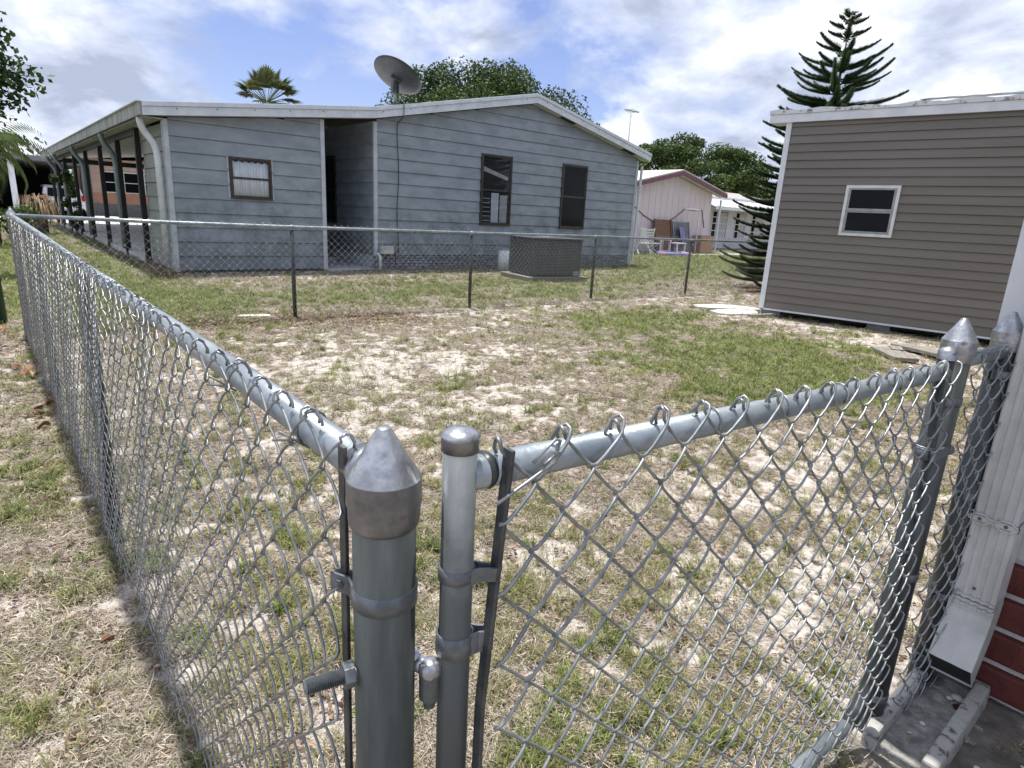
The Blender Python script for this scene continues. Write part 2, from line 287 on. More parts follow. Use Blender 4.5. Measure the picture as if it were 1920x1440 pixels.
def fields(x, y):
    n1 = fbm(x, y, 1.6, 3); n2 = fbm(x, y, 5.5, 11); n3 = fbm(x, y, .5, 23)
    g = blobs(x, y, GREEN); s = blobs(x, y, SAND)
    far = sstep(np.hypot(x, y), 14, 22)
    green = sstep(g*.9+(n2-.5)*1.9+(n1-.5)*.8+far*.55, .36, .98)
    n4 = fbm(x, y, 13, 71, 3); n5 = fbm(x, y, 24, 91, 2); sand = sstep(.10+s*.75+(n1-.5)*1.2+(n2-.5)*1.8+(n4-.5)*2.4+(n5-.5)*1.8-.5*g-far*.4, .12, .72)
    return green, sand, n2
def gz(x, y):
    return .035*(fbm(x, y, .8, 5)-.5)+.018*(fbm(x, y, 4, 8, 3)-.5)

# ------------------------------------------------------------------ ground
def build_ground():
    def axis(a, b, st, far):
        c = list(np.arange(a, b, st)); d = st; v = b; R_ = []
        while v < far: R_.append(v); d *= 1.18; v += d
        v = a; L_ = []; d = st
        while v > -far: d *= 1.18; v -= d; L_.append(v)
        return np.array(L_[::-1]+c+R_+[far])
    xs = axis(-1.5, 11, .045, 500); ys = axis(-.6, 10.5, .045, 500)
    X, Y = np.meshgrid(xs, ys); near = 1-sstep(np.hypot(X, Y), 30, 60)
    Z = gz(X, Y)*near
    Z += near*.012*(fbm(X, Y, 14, 31, 2)-.5)
    V = np.stack([X, Y, Z], -1).reshape(-1, 3); nx, ny = len(xs), len(ys)
    i = np.arange(ny-1)[:, None]*nx+np.arange(nx-1)[None, :]; Fc = np.stack([i, i+1, i+1+nx, i+nx], -1).reshape(-1, 4)
    m = bpy.data.materials.new('sandy_lawn_soil'); m.use_nodes = True; nt = m.node_tree; N = nt.nodes.new; L = nt.links.new
    p = nt.nodes['Principled BSDF']; p.inputs['Roughness'].default_value = .95; p.inputs['Specular IOR Level'].default_value = .15
    tc = N('ShaderNodeTexCoord')
    def no(sc, det=8, ro=.65): n = N('ShaderNodeTexNoise'); n.inputs['Scale'].default_value = sc; n.inputs['Detail'].default_value = det; n.inputs['Roughness'].default_value = ro; L(tc.outputs['Object'], n.inputs['Vector']); return n.outputs['Fac']
    def rp(src, pts):
        r = N('ShaderNodeValToRGB'); L(src, r.inputs[0]); e = r.color_ramp.elements
        while len(e) < len(pts): e.new(.5)
        for el, (q, c) in zip(e, pts): el.position = q; el.color = (*c, 1)
        return r.outputs[0]
    soil = rp(no(38), [(.34, (.06, .046, .036)), (.47, (.15, .12, .095)), (.58, (.32, .275, .235)), (.7, (.50, .44, .40))])
    sand = rp(no(24), [(.34, (.16, .135, .115)), (.43, (.37, .33, .295)), (.53, (.50, .455, .42)), (.66, (.61, .57, .54))])
    gre = rp(no(18), [(.3, (.06, .085, .025)), (.5, (.13, .16, .05)), (.7, (.26, .25, .11))])
    ag = N('ShaderNodeAttribute'); ag.attribute_name = 'green'; asd = N('ShaderNodeAttribute'); asd.attribute_name = 'sand'
    def thr(src, nz, amt):
        a = N('ShaderNodeMath'); a.operation = 'MULTIPLY_ADD'; L(nz, a.inputs[0]); a.inputs[1].default_value = amt; L(src, a.inputs[2])
        b = N('ShaderNodeMapRange'); L(a.outputs[0], b.inputs[0]); b.inputs[1].default_value = amt*.5+.28; b.inputs[2].default_value = amt*.5+.72; return b.outputs[0]
    m1 = N('ShaderNodeMixRGB'); L(thr(asd.outputs['Fac'], no(9), 1.6), m1.inputs[0]); L(soil, m1.inputs[1]); L(sand, m1.inputs[2])
    m2 = N('ShaderNodeMixRGB'); L(thr(ag.outputs['Fac'], no(7), 1.0), m2.inputs[0]); L(m1.outputs[0], m2.inputs[1]); L(gre, m2.inputs[2])
    L(m2.outputs[0], p.inputs['Base Color'])
    bp = N('ShaderNodeBump'); bp.inputs['Strength'].default_value = .9; bp.inputs['Distance'].default_value = .012; L(no(60, 6), bp.inputs['Height']); L(bp.outputs[0], p.inputs['Normal'])
    o = fmesh('ground', V, Fc, m, smooth=True); o['kind'] = 'structure'
    g, s, _ = fields(V[:, 0], V[:, 1])
    for nm, a in (('green', g), ('sand', s)): t = o.data.attributes.new(nm, 'FLOAT', 'POINT'); t.data.foreach_set('value', a.astype(np.float32))
build_ground()

def blade_mesh(name, n, rad, ln, wid, flat, m, curl=.5, seg=3, leafy=False):
    V = []; Fc = []; T = []
    for i in range(n):
        a = rng.uniform(0, 6.283); r = rad*math.sqrt(rng.uniform(0, 1)); p = Vector((r*math.cos(a), r*math.sin(a), 0))
        d = rng.uniform(0, 6.283); el = rng.uniform(*flat); l = ln*rng.uniform(.5, 1.25); w = wid*rng.uniform(.6, 1.3); tn = rng.uniform(0, 1)
        side = Vector((-math.sin(d), math.cos(d), rng.uniform(-.3, .3))).normalized(); b = len(V); turn = rng.uniform(-curl, curl)
        p.z = rng.uniform(0, .012)
        for k in range(seg+1):
            t = k/seg; ww = w*(1-t**2) if not leafy else w*math.sin(math.pi*min(.97, t*.9+.08))
            V += [p-side*ww/2, p+side*ww/2]
            dd = d+turn*t*2; e = el-curl*1.1*t*max(el, .25); st = Vector((math.cos(dd)*math.cos(e), math.sin(dd)*math.cos(e), math.sin(e)))*l/seg
            p = p+st
            if p.z < .002: p.z = .002+rng.uniform(0, .006)
        for k in range(seg): q = b+2*k; Fc.append((q, q+1, q+3, q+2)); T.append(np.clip(tn+rng.uniform(-.12, .12), 0, 1))
    return fmesh(name, V, Fc, m, tint=T, link=False)
def scatter(name, label, cat, protos, pts, scl, tilt=.15):
    c = bpy.data.collections.new(name+'_clumps'); 
    for q in protos: c.objects.link(q)
    me = bpy.data.meshes.new(name); me.vertices.add(len(pts)); me.vertices.foreach_set('co', np.asarray(pts, np.float32).ravel())
    n = len(pts); rot = np.stack([rng.normal(0, tilt, n), rng.normal(0, tilt, n), rng.uniform(0, 6.283, n)], -1).astype(np.float32)
    a = me.attributes.new('rot', 'FLOAT_VECTOR', 'POINT'); a.data.foreach_set('vector', rot.ravel())
    a = me.attributes.new('scl', 'FLOAT', 'POINT'); a.data.foreach_set('value', np.asarray(scl, np.float32))
    a = me.attributes.new('pick', 'INT', 'POINT'); a.data.foreach_set('value', rng.integers(0, len(protos), n).astype(np.int32))
    me.update(); o = bpy.data.objects.new(name, me); COL.objects.link(o); tag(o, label, cat, kind='stuff')
    g = bpy.data.node_groups.new(name, 'GeometryNodeTree'); g.interface.new_socket('Geometry', in_out='INPUT', socket_type='NodeSocketGeometry'); g.interface.new_socket('Geometry', in_out='OUTPUT', socket_type='NodeSocketGeometry')
    N = g.nodes.new; L = g.links.new; gi = N('NodeGroupInput'); go = N('NodeGroupOutput'); ip = N('GeometryNodeInstanceOnPoints'); ci = N('GeometryNodeCollectionInfo')
    ci.inputs['Collection'].default_value = c; ci.inputs['Separate Children'].default_value = True; ci.inputs['Reset Children'].default_value = True
    def at(nm, t): x = N('GeometryNodeInputNamedAttribute'); x.data_type = t; x.inputs['Name'].default_value = nm; return x.outputs['Attribute']
    L(gi.outputs[0], ip.inputs['Points']); L(ci.outputs[0], ip.inputs['Instance']); ip.inputs['Pick Instance'].default_value = True
    L(at('pick', 'INT'), ip.inputs['Instance Index']); L(at('rot', 'FLOAT_VECTOR'), ip.inputs['Rotation']); L(at('scl', 'FLOAT'), ip.inputs['Scale'])
    L(ip.outputs[0], go.inputs[0]); md = o.modifiers.new('scatter', 'NODES'); md.node_group = g
    return o
# footprints kept free of grass: house pads, slabs
def blocked(x, y):
    b = (x > 2.5) & (x < 14.6) & (y > 12.0) & (y < 40)
    b |= (x > 1.97) & (y < .42) & (x < 8)
    dx, dy = -.153, .988; u = (x-8.87)*dy-(y-4.75)*dx; v = (x-8.87)*dx+(y-4.75)*dy   # shed frame
    b |= (u > .03) & (v < 0) & (v > -4)
    b |= (x > 1.57) & (x < 2.0) & (y > .19) & (y < .4)
    b |= (x > 1.38+.15*vnoise(x, y, 9, 3)) & (x < 2.02) & (y < .46) & (vnoise(x, y, 40, 2) > .22)
    b |= (x > 8.05) & (x < 10.1) & (y > 9.2) & (y < 10.6)
    return b
def candidates(n):
    # random ground points, denser near the viewpoint (r distribution), in the wedge that the yard view covers plus a margin
    th = rng.uniform(R(-14), R(100), n); r = .35*np.exp(rng.uniform(0, 1, n)**.8*math.log(34/.35))
    x = r*np.sin(th); y = r*np.cos(th); k = ~blocked(x, y); return x[k], y[k], r[k]
def grow():
    x, y, r = candidates(150000); g, s, n2 = fields(x, y); u = rng.uniform(0, 1, len(x))
    dist_s = np.clip(.75+r*.075, .75, 2.4)
    z = gz(x, y)
    cl = fbm(x, y, 9, 61, 3); outside = x < .2
    k = u < np.clip((1.0-s*.94)*(1-g*.45)*sstep(cl+np.where(outside, .25, 0), .36, .60), .04, 1)
    P = [blade_mesh('straw_clump', 22, .04, .042, .0024, (-.05, .38), M['straw'], curl=1.3) for _ in range(4)]+[blade_mesh('straw_clump', 13, .055, .075, .0018, (-.05, .2), M['straw'], curl=1.8, seg=5) for _ in range(2)]
    scatter('dry_grass', 'thin bleached straw-like dead grass lying all over the sandy yard', 'dry grass', P, np.stack([x, y, z], -1)[k], (dist_s*rng.uniform(.7, 1.3, len(x)))[k])
    x, y, r = candidates(90000); g, s, n2 = fields(x, y); u = rng.uniform(0, 1, len(x)); z = gz(x, y)
    k = u < np.clip(.42+.5*g-s*.42+(n2-.5)*1.9, .03, .95)
    P = [blade_mesh('drying_tuft', 14, .028, .045, .0028, (.4, 1.3), M['drygreen'], curl=.8) for _ in range(4)]
    dist_s = np.clip(.75+r*.07, .75, 2.2)
    scatter('drying_grass', 'yellow green half dried grass tufts among the straw', 'drying grass', P, np.stack([x, y, z], -1)[k], (dist_s*rng.uniform(.6, 1.3, len(x)))[k])
    x, y, r = candidates(110000); g, s, n2 = fields(x, y); u = rng.uniform(0, 1, len(x)); z = gz(x, y)
    cl = fbm(x, y, 7, 41, 2)
    k = u < np.clip(g*.85-s*.35+np.where(cl > .68, .45, 0)*(1-s)-np.where(x < .2, .1, 0), .0, 1)
    P = [blade_mesh('green_tuft', 16, .03, .05, .0036, (.5, 1.4), M['grassg'], curl=.8) for _ in range(4)]+[blade_mesh('weed_clump', 12, .02, .045, .008, (.2, 1.0), M['grassg'], curl=.6, leafy=True) for _ in range(2)]
    scatter('green_grass', 'short green grass and weeds growing in patches over the sandy yard', 'grass', P, np.stack([x, y, z], -1)[k], (dist_s[0]*np.clip(.75+r*.065, .75, 2.3)*rng.uniform(.6, 1.25, len(x)))[k]/dist_s[0])
    # brown leaf litter: a band under the far fence, along the left fence, sprinkled elsewhere
    n = 5200; xa = rng.uniform(.3, 4.0, n); ya = 7.5-.26*xa+rng.normal(0, .30, n)
    xb = rng.normal(.05, .12, 900)+.02; yb = rng.uniform(1.2, 7, 900)
    xc, yc, rc = candidates(6500); x = np.concatenate([xa, xb, xc]); y = np.concatenate([ya, yb, yc]); k = ~blocked(x, y); x = x[k]; y = y[k]
    P = [blade_mesh('leaf_scrap', 3, .03, .032, .016, (-.1, .5), M['litter'], curl=1.0, leafy=True) for _ in range(5)]
    scatter('leaf_litter', 'small curled brown leaf scraps scattered over the yard and under the far fence', 'leaf litter', P, np.stack([x, y, gz(x, y)+.004], -1), rng.uniform(.5, 1.15, len(x))*np.clip(.7+np.hypot(x, y)*.05, .7, 1.6))
grow()

# ------------------------------------------------------------------ chain link
D = .079
def chain_link(name, parent, off, a, b, z0, z1, nrm, r=.0021, m=None, nseg=5, top='knuckle', seed=1, sag=.004, bulge=0, hand=1, dep=.0052):
    """woven wire fabric in the vertical plane from a to b (xy), nrm = side it hangs on"""
    a = Vector((*a, 0)); b = Vector((*b, 0)); d = (b-a); Ln = d.length; d.normalize(); n = Vector((*nrm, 0)).normalized(); rn = random.Random(seed)
    mb = MB(off); h = D/2; nw = int(Ln/h); h = Ln/nw; nz = int(round((z1-z0)/(D/2))); hz = (z1-z0)/nz
    w = dep
    def P(s, z, t):
        wob = sag*math.sin(s*7.3+z*3.1)+sag*.6*math.sin(s*19+z*11)
        return a+d*s+n*(t+wob+bulge*math.sin(math.pi*(z-z0)/(z1-z0)))+Vector((0, 0, z+.0015*math.sin(s*31+z*23)))
    for i in range(nw):
        pts = []; s0 = i*h; s1 = s0+h; ov = r*.9
        for k in range(nz+1):
            z = z0+k*hz; right = (k+i) % 2 == 1; sb = s1+ov if right else s0-ov
            if k > 0:
                sgn = hand if right else -hand      # segment just drawn comes from the other side
                sp = s0 if right else s1
                for q, ww in ((.08, .7), (.3, 1), (.7, 1), (.92, .7)): pts.append(P(sp+(sb-sp)*q, z-hz*(1-q), w*sgn*ww))
            if k < nz: pts.append(P(sb, z, 0))
        # top end: the two wires that meet at the highest crossing bend round each other
        right = (nz+i) % 2 == 1; sb = s1 if right else s0; z = z1; sg = 1 if right else -1; j = rn.uniform(.7, 1.2)
        if top == 'knuckle':
            pts += [P(sb+sg*.001, z+.002, w*.5*sg), P(sb+sg*.0045, z+.009*j, 0), P(sb+sg*.0035, z+.0125*j, -.006), P(sb-sg*.000, z+.008*j, -.013), P(sb-sg*.002, z-.003*j, -.018), P(sb-sg*.005*j, z-.010*j, -.018)]
        else:
            pts += [P(sb, z, w*sg), P(sb+sg*.010, z+.014*j, -.003)]
        mb.tube(pts, r, nseg, caps=True)
    return mb.build(name, m or M['wire'], parent)

def ring_band(mb, c, rad, th, h, tail_dir=None, tail=.03, n=28, bolt=True):
    """a pressed strap round a post: thin ring plus a tail with two lips"""
    c = Vector(c)
    mb.lathe([(rad, -h/2), (rad+th, -h/2+.001), (rad+th, h/2-.001), (rad, h/2)], c, n)
    if tail_dir:
        t = Vector((*tail_dir, 0)).normalized(); s = Vector((-t.y, t.x, 0))
        for q in (-1, 1):
            a0 = c+t*rad*.72+s*q*rad*.66; a1 = c+t*(rad+.006)+s*q*.006; a2 = c+t*(rad+tail)+s*q*.004
            mb.beam(a0, a1, th*1.3, h*.98); mb.beam(a1, a2, th*1.3, h*.98)
        e = c+t*(rad+tail*.62)
        if not bolt: return
        mb.tube([e-s*.009, e+s*.011], .0028, 8); mb.tube([e+s*.005, e+s*.009], .005, 6, smooth=False); mb.tube([e-s*.0085, e-s*.0065], .0055, 12)
def cone_cap(mb, c, r):       # collar + cone
    mb.lathe([(r*1.0, -.036), (r*1.05, -.0355), (r*1.10, -.032), (r*1.12, -.026), (r*1.125, -.0135)], c, 48)
    mb.lathe([(r*1.125, -.0132), (r*1.165, -.0130)], c, 48); mb.lathe([(r*1.165, -.0130), (r*1.172, -.010), (r*1.165, -.008)], c, 48)
    mb.lathe([(r*1.165, -.008), (r*1.160, .0125)], c, 48); mb.lathe([(r*1.160, .0125), (r*1.150, .0135)], c, 48)
def cone_top(mb, c, r):
    mb.lathe([(r*1.15, .0135), (r*1.10, .0155), (r*.62, .040), (r*.22, .0605), (r*.17, .0618), (r*.08, .0622), (.0002, .0623)], c, 40)

# --- left fence (runs away from the gate)
PX, PY, PR = .262, .485, .0305
def line_fence_left():
    t = thing('chain_link_fence', (PX, PY, 0), 'long chain link fence running from the near pointed post along the left side', 'fence'); o = (PX, PY, 0)
    # terminal post
    p = MB(o).tube([(PX, PY, -.1), (PX, PY, .99)], PR, 40).build('post', M['galvd'], t)
    cc = MB(o); cone_cap(cc, (PX, PY, .995), PR); cc.build('cap_collar', M['capd'], p)
    ct = MB(o); cone_top(ct, (PX, PY, .995), PR); ct.build('cap', M['cap'], p)
    # rail in slightly irregular run
    ys = [PY+.02, 1.2, 2.61, 4.0, 5.4, 7.05]; 
    pts = [(PX+.0, PY+.015, 1.003), (PX+.004, .9, 1.004), (.268, 1.6, 1.0), (.262, 2.6, 1.0), (.255, 4, 1.01), (.24, 5.5, 1.025), (.222, 7.0, 1.04)]
    MB(o).tube(pts, .0185, 20).build('top_rail', M['galv'], t)
    rc = MB(o); rc.tube([(PX, PY+.022, 1.003), (PX, PY+.048, 1.003)], .0225, 24); rc.build('rail_cup', M['cap'], t)
    for y in (2.1, 5.2): s = MB(o); s.tube([(.262, y-.08, 1.003), (.262, y+.08, 1.003)], .0203, 16); s.build('rail_sleeve', M['galv'], t)
    for y, x in ((2.61, .232), (4.75, .222)):
        q = MB(o).tube([(x+.02, y, -.1), (x+.02, y, .985)], .0235, 20).build('line_post', M['galvd'], t)
        l = MB(o); l.lathe([(.026, -.03), (.026, 0), (.018, .012), (.001, .014)], (x+.02, y, .985), 16); l.lathe([(.0235, -.03), (.0235, .03)], (x+.022, y-.0, 1.003), 16, d=(0, 1, 0)); l.build('loop_cap', M['cap'], q)
    q = MB(o).tube([(.222, 7.0, -.1), (.222, 7.0, 1.04)], .030, 20).build('post', M['galvd'], t)
    c = MB(o); cone_cap(c, (.222, 7.0, 1.04), .03); cone_top(c, (.222, 7.0, 1.04), .03); c.build('cap', M['cap'], q)
    chain_link('wire_mesh', t, o, (PX-.030, PY+.040), (.195, 7.0), .02, 1.034, (-1, 0), r=.00175, m=M['wire'], nseg=5, seed=3, sag=.005, hand=-1)
    bar = MB(o); bar.beam((PX-.022, PY+.046, .03), (PX-.020, PY+.046, 1.028), .0045, .013, (0, 1, 0)); bar.build('tension_bar', M['bar'], t, bevel=.001)
    for z in (.885, .45, .12):
        b = MB(o); ring_band(b, (PX, PY, z), PR, .0022, .020, (-.5, .8), .028); b.build('tension_band', M['band'], t)
    b = MB(o); ring_band(b, (PX, PY, .955), PR, .0015, .012, (0, 1), .012); 
    tie = []
    for y, dz in ((.66, 0), (.93, .004), (1.5, 0), (2.2, 0), (3, 0), (3.9, 0)):
        tb = MB(o); c0 = Vector((PX+.002, y, 1.003)); P = []
        for k in range(15): a = k/14*5.6-1.2; P.append(c0+Vector((-.0205*math.cos(a), (k-7)*.0016, .0205*math.sin(a))))
        P.append(c0+Vector((-.04, .016, -.012))); P.insert(0, c0+Vector((-.045, -.02, .01))); tb.tube(P, .0016, 6); tb.build('tie_wire', M['wire'], t)
    return t
line_fence_left()

# --- gate hinge: pintle bolt through the near post
def pintle():
    t = thing('hinge_bolt', (PX, PY, .80), 'thick threaded gate hinge bolt with hex nut pushed through the near pointed fence post', 'bolt'); o = (PX, PY, .80)
    d = Vector((.98, -.19, 0)).normalized(); z = .800; c = Vector((PX, PY, z)); dn = Vector((0, 0, -.018))
    a = c-d*(PR+.0235)+Vector((0, 0, -.002)); prof = []
    L_ = PR+.055; mb = MB(o); n = 22; p0 = c-d*(PR+.050)
    prof = [(.0045, 0), (.0062, .0015)]
    for k in range(n): prof += [(.0078, .002+k*.0021), (.0058, .0030+k*.0021)]
    prof += [(.0062, .05), (.0062, .095), (.006, .098), (.0001, .098)]
    prof.insert(0, (.0001, 0)); mb.lathe([(a*1.1, h) for a, h in prof], p0, 20, d=d, smooth=False); mb.build('threaded_shaft', M['band'], t)
    def nut(q, ln, r): b = MB(o); b.tube([q, q+d*ln], r, 6, smooth=False); return b.build('hex_nut', M['band'], t, bevel=.001)
    nut(c-d*(PR+.0125), .011, .0135); x = nut(c+Vector((.024, -.012, 0)), .0075, .0125); x.data.materials[0] = M['cap']
    e = c+Vector((.0345, -.031, -.002)); b = MB(o)
    b.lathe([(.0001, .010), (.006, .0095), (.0115, .006), (.0125, .0), (.0115, -.006), (.010, -.009), (.0001, -.009)], e, 24)
    b.tube([c+Vector((.024, -.012, 0)), e], .0085, 16)
    b.build('pintle_eye', M['cap'], t)
    b = MB(o); b.lathe([(.0102, -.008), (.0108, -.010), (.0108, -.034), (.0085, -.037), (.0065, -.038), (.0062, -.046), (.0001, -.0465)], e, 24); b.build('pintle_pin', M['band'], t)
pintle()

# --- gate
def gate():
    A = Vector((.3215, .447, 0)); B = Vector((1.545, .392, 0)); dr = (B-A).normalized(); nr = Vector((dr.y, -dr.x, 0))   # nr faces the viewer
    t = thing('chain_link_gate', (A.x, A.y, 0), 'galvanised walk gate of wire mesh on a tube frame, closed between two pointed posts', 'gate'); o = tuple(A)
    r = .0166; zt = 1.020; zb = .975; z0 = .055
    ups = MB(o); ups.tube([A+Vector((0, 0, z0-.0)), A+Vector((0, 0, 1.046))], r, 36); u = ups.build('hinge_upright', M['galvm'], t)
    c = MB(o); c.lathe([(r, -.016), (r*1.09, -.0155), (r*1.10, -.003)], A+Vector((0, 0, 1.050)), 36); c.build('cap_rim', M['capd'], u)
    c = MB(o); c.lathe([(r*1.10, -.003), (r*1.16, -.0015), (r*1.14, .0005), (r*.85, .0042), (r*.45, .0066), (.0002, .0074)], A+Vector((0, 0, 1.050)), 36); c.build('cap', M['cap'], u)
    MB(o).tube([A+dr*r*.5+Vector((0, 0, zt-.012)), A+(B-A)*.5+Vector((0, 0, (zt+zb)/2-.008)), B+Vector((0, 0, zb))], .0172, 32).build('top_rail', M['galv'], t)
    # weld collar
    MB(o).lathe([(.0172, 0), (.0195, -.004), (.0172, -.009)], A+dr*(r+.009)+Vector((0, 0, zt-.012)), 28, d=-dr).build('weld_bead', M['galvd'], t)
    e = MB(o); zz = .10; pts = [B+Vector((0, 0, 1.015)), B+Vector((0, 0, zz+.10)), B-dr*.012+Vector((0, 0, zz+.055)), B-dr*.04+Vector((0, 0, zz+.02)), B-dr*.09+Vector((0, 0, zz)), A+dr*.02+Vector((0, 0, zz))]
    e2 = MB(o).tube(pts[:5], r, 24).build('latch_upright', M['galvd'], t)
    MB(o).tube(pts[4:], r, 24).build('bottom_rail', M['galv'], t)
    c = MB(o); c.lathe([(r*1.1, -.018), (r*1.1, 0), (r*.8, .006), (.0002, .010)], B+Vector((0, 0, 1.02)), 28); c.build('cap', M['cap'], e2)
    # wire fabric on the viewer's side
    fa = A+dr*.034+nr*.025; fb = B+dr*.012+nr*.025
    ch = chain_link('wire_mesh', t, o, (fa.x, fa.y), (fb.x, fb.y), .10, 1.038, (nr.x, nr.y), r=.0021, m=M['gwire'], nseg=6, seed=9, sag=.003, bulge=.006)
    # follow the sagging rail
    for v in ch.data.vertices:
        s = (v.co.x*dr.x+v.co.y*dr.y)/1.2; v.co.z += (-.045*s+.0)*max(0, min(1, v.co.z/1.0))
    bar = MB(o); q = A+dr*.030+nr*.022; bar.beam(q+dr*.012+Vector((0, 0, 1.035)), q-dr*.010+Vector((0, 0, .75)), .005, .014, nr); bar.beam(q-dr*.010+Vector((0, 0, .75)), q-dr*.014+Vector((0, 0, .12)), .005, .014, nr); bar.build('tension_bar', M['bar'], t, bevel=.0012)
    # unravelled wire end curled over the rail
    w = MB(o); q0 = A+dr*.024+nr*.030+Vector((0, 0, .985))
    P = [q0, q0+dr*.02+Vector((0, 0, .008)), q0+dr*.05+Vector((0, 0, .020)), q0+dr*.066+nr*.004+Vector((0, 0, .030)), q0+dr*.070+nr*.006+Vector((0, 0, .040)), q0+dr*.058+nr*.007+Vector((0, 0, .043)), q0+dr*.050+nr*.004+Vector((0, 0, .034)), q0+dr*.056+Vector((0, 0, .028)), q0+dr*.070+Vector((0, 0, .036)), q0+dr*.072+nr*.004+Vector((0, 0, .052)), q0+dr*.064+nr*.006+Vector((0, 0, .056)), q0+dr*.052+nr*.004+Vector((0, 0, .046)), q0+dr*.040+nr*.002+Vector((0, 0, .034))]
    w.tube(P, .0018, 8); w.build('loose_wire', M['wire'], t)
    def band(c, z, r_, tdir, tl, nm='tension_band', h=.019): b = MB(o); ring_band(b, (c.x, c.y, z), r_, .0021, h, (tdir.x, tdir.y), tl, bolt=False); return b.build(nm, M['band'], t)
    band(A, .905, r, dr+nr*.7, .024, h=.015); band(A, .825, r+.001, dr+nr*.5, .022, 'hinge_strap', .024); band(A, .5, r, dr, .03)
    for z in (.80, .55, .3): 
        w = MB(o); P = []
        for k in range(20): a = k/19*11.5; P.append(B+Vector((0, 0, z+k*.0004))+(dr*math.cos(a)+nr*math.sin(a))*.0198)
        w.tube(P, .0016, 5); w.build('tie_wire', M['wire'], t)
    for s in (.33, .47, .62, .8):
        w = MB(o); c0 = A+(B-A)*s+Vector((0, 0, zt-.012+(zb-zt+.012)*s)); P = []
        for k in range(16): a = k/15*5.6-.6; P.append(c0+nr*.0192*math.cos(a)+Vector((0, 0, .0192*math.sin(a)))+dr*(k-8)*.0016)
        w.tube(P, .0016, 6); w.build('tie_wire', M['wire'], t)
    # fork latch on the far upright
    l = MB(o); c0 = B+Vector((0, 0, .79)); ring_band(l, c0, r, .0025, .026)
    l.beam(c0+nr*.022-dr*.02, c0+nr*.024+dr*.075, .004, .024); l.beam(c0-nr*.022, c0-nr*.024+dr*.07, .004, .022)
    l.tube([c0+dr*.072+nr*.024, c0+dr*.080+nr*.020], .012, 12); l.build('fork_latch', M['band'], t)
gate()

# --- short fence panel between the gate's far post and the house
def side_panel():
    t = thing('chain_link_fence', (1.622, .395, 0), 'short narrow chain link fence panel between the gate and the near house wall', 'fence'); o = (1.622, .395, 0)
    for x, y, nm, zt in ((1.622, .395, 'post', 1.02), (1.925, .372, 'post', 1.02)):
        p = MB(o).tube([(x, y, -.1), (x, y, zt)], .0295, 36).build(nm, M['galvd'], t)
        b = MB(o); cone_cap(b, (x, y, zt+.003), .0295); cone_top(b, (x, y, zt+.003), .0295); b.build('cap', M['cap'], p)
        for z in ((.90, .46, .11) if x < 1.8 else (.93, .6, .3, .1)):
            b = MB(o); ring_band(b, (x, y, z), .0295, .002, .02, (1, -.1) if x < 1.8 else (-1, .1), .026); b.build('tension_band', M['band'], t)
    MB(o).tube([(1.622, .398, .985), (1.925, .374, .985)], .0172, 24).build('top_rail', M['galv'], t)
    chain_link('wire_mesh', t, o, (1.655, .362), (1.935, .338), .02, 1.0, (0, -1), r=.0019, nseg=6, seed=4)
    chain_link('wire_mesh', t, o, (1.655, .366), (1.935, .342), .03, .97, (0, -1), r=.0019, m=M['wired'], nseg=6, seed=8) if False else None
side_panel()

# --- far fence
def far_fence():
    o = (.25, 7.0, 0); t = thing('chain_link_fence', o, 'low chain link fence crossing the back of the yard before the blue grey house', 'fence')
    posts = [(2.63, 6.92, 1.012), (5.03, 6.86, 1.006), (7.6, 7.0, 1.0), (9.9, 6.78, .99)]
    rail = [(.22, 7.0, 1.04), (1.4, 6.97, 1.02)]+[(x, y-.0, z) for x, y, z in posts]+[(12.6, 6.72, .98)]
    MB(o).tube(rail, .0175, 14).build('top_rail', M['galv'], t)
    for x, y, z in posts:
        q = MB(o).tube([(x, y+.02, -.1), (x, y+.02, z-.01)], .022, 16).build('line_post', M['galvd'], t)
        c = MB(o); c.lathe([(.025, -.03), (.025, .0), (.017, .016), (.001, .022)], (x, y+.02, z), 14); c.build('loop_cap', M['cap'], q)
        for zz in (.85, .45):
            w = MB(o); w.tube([(x+.024*math.cos(a), y+.02+.024*math.sin(a), zz) for a in np.linspace(2, 7.2, 9)], .0022, 5); w.build('tie_wire', M['wire'], t)
    q = MB(o).tube([(12.6, 6.72, -.1), (12.6, 6.72, 1.05)], .03, 16).build('post', M['galvd'], t)
    seq = [(.24, 6.985)]+[(p[0], p[1]-.012) for p in posts]+[(12.58, 6.7)]
    for i in range(len(seq)-1):
        c = chain_link('wire_mesh', t, o, seq[i], seq[i+1], .02, 1.035, (0, -1), r=.0019, m=M['wired'] if i else M['wire'], nseg=3, top='twist', seed=20+i, sag=.006)
far_fence()

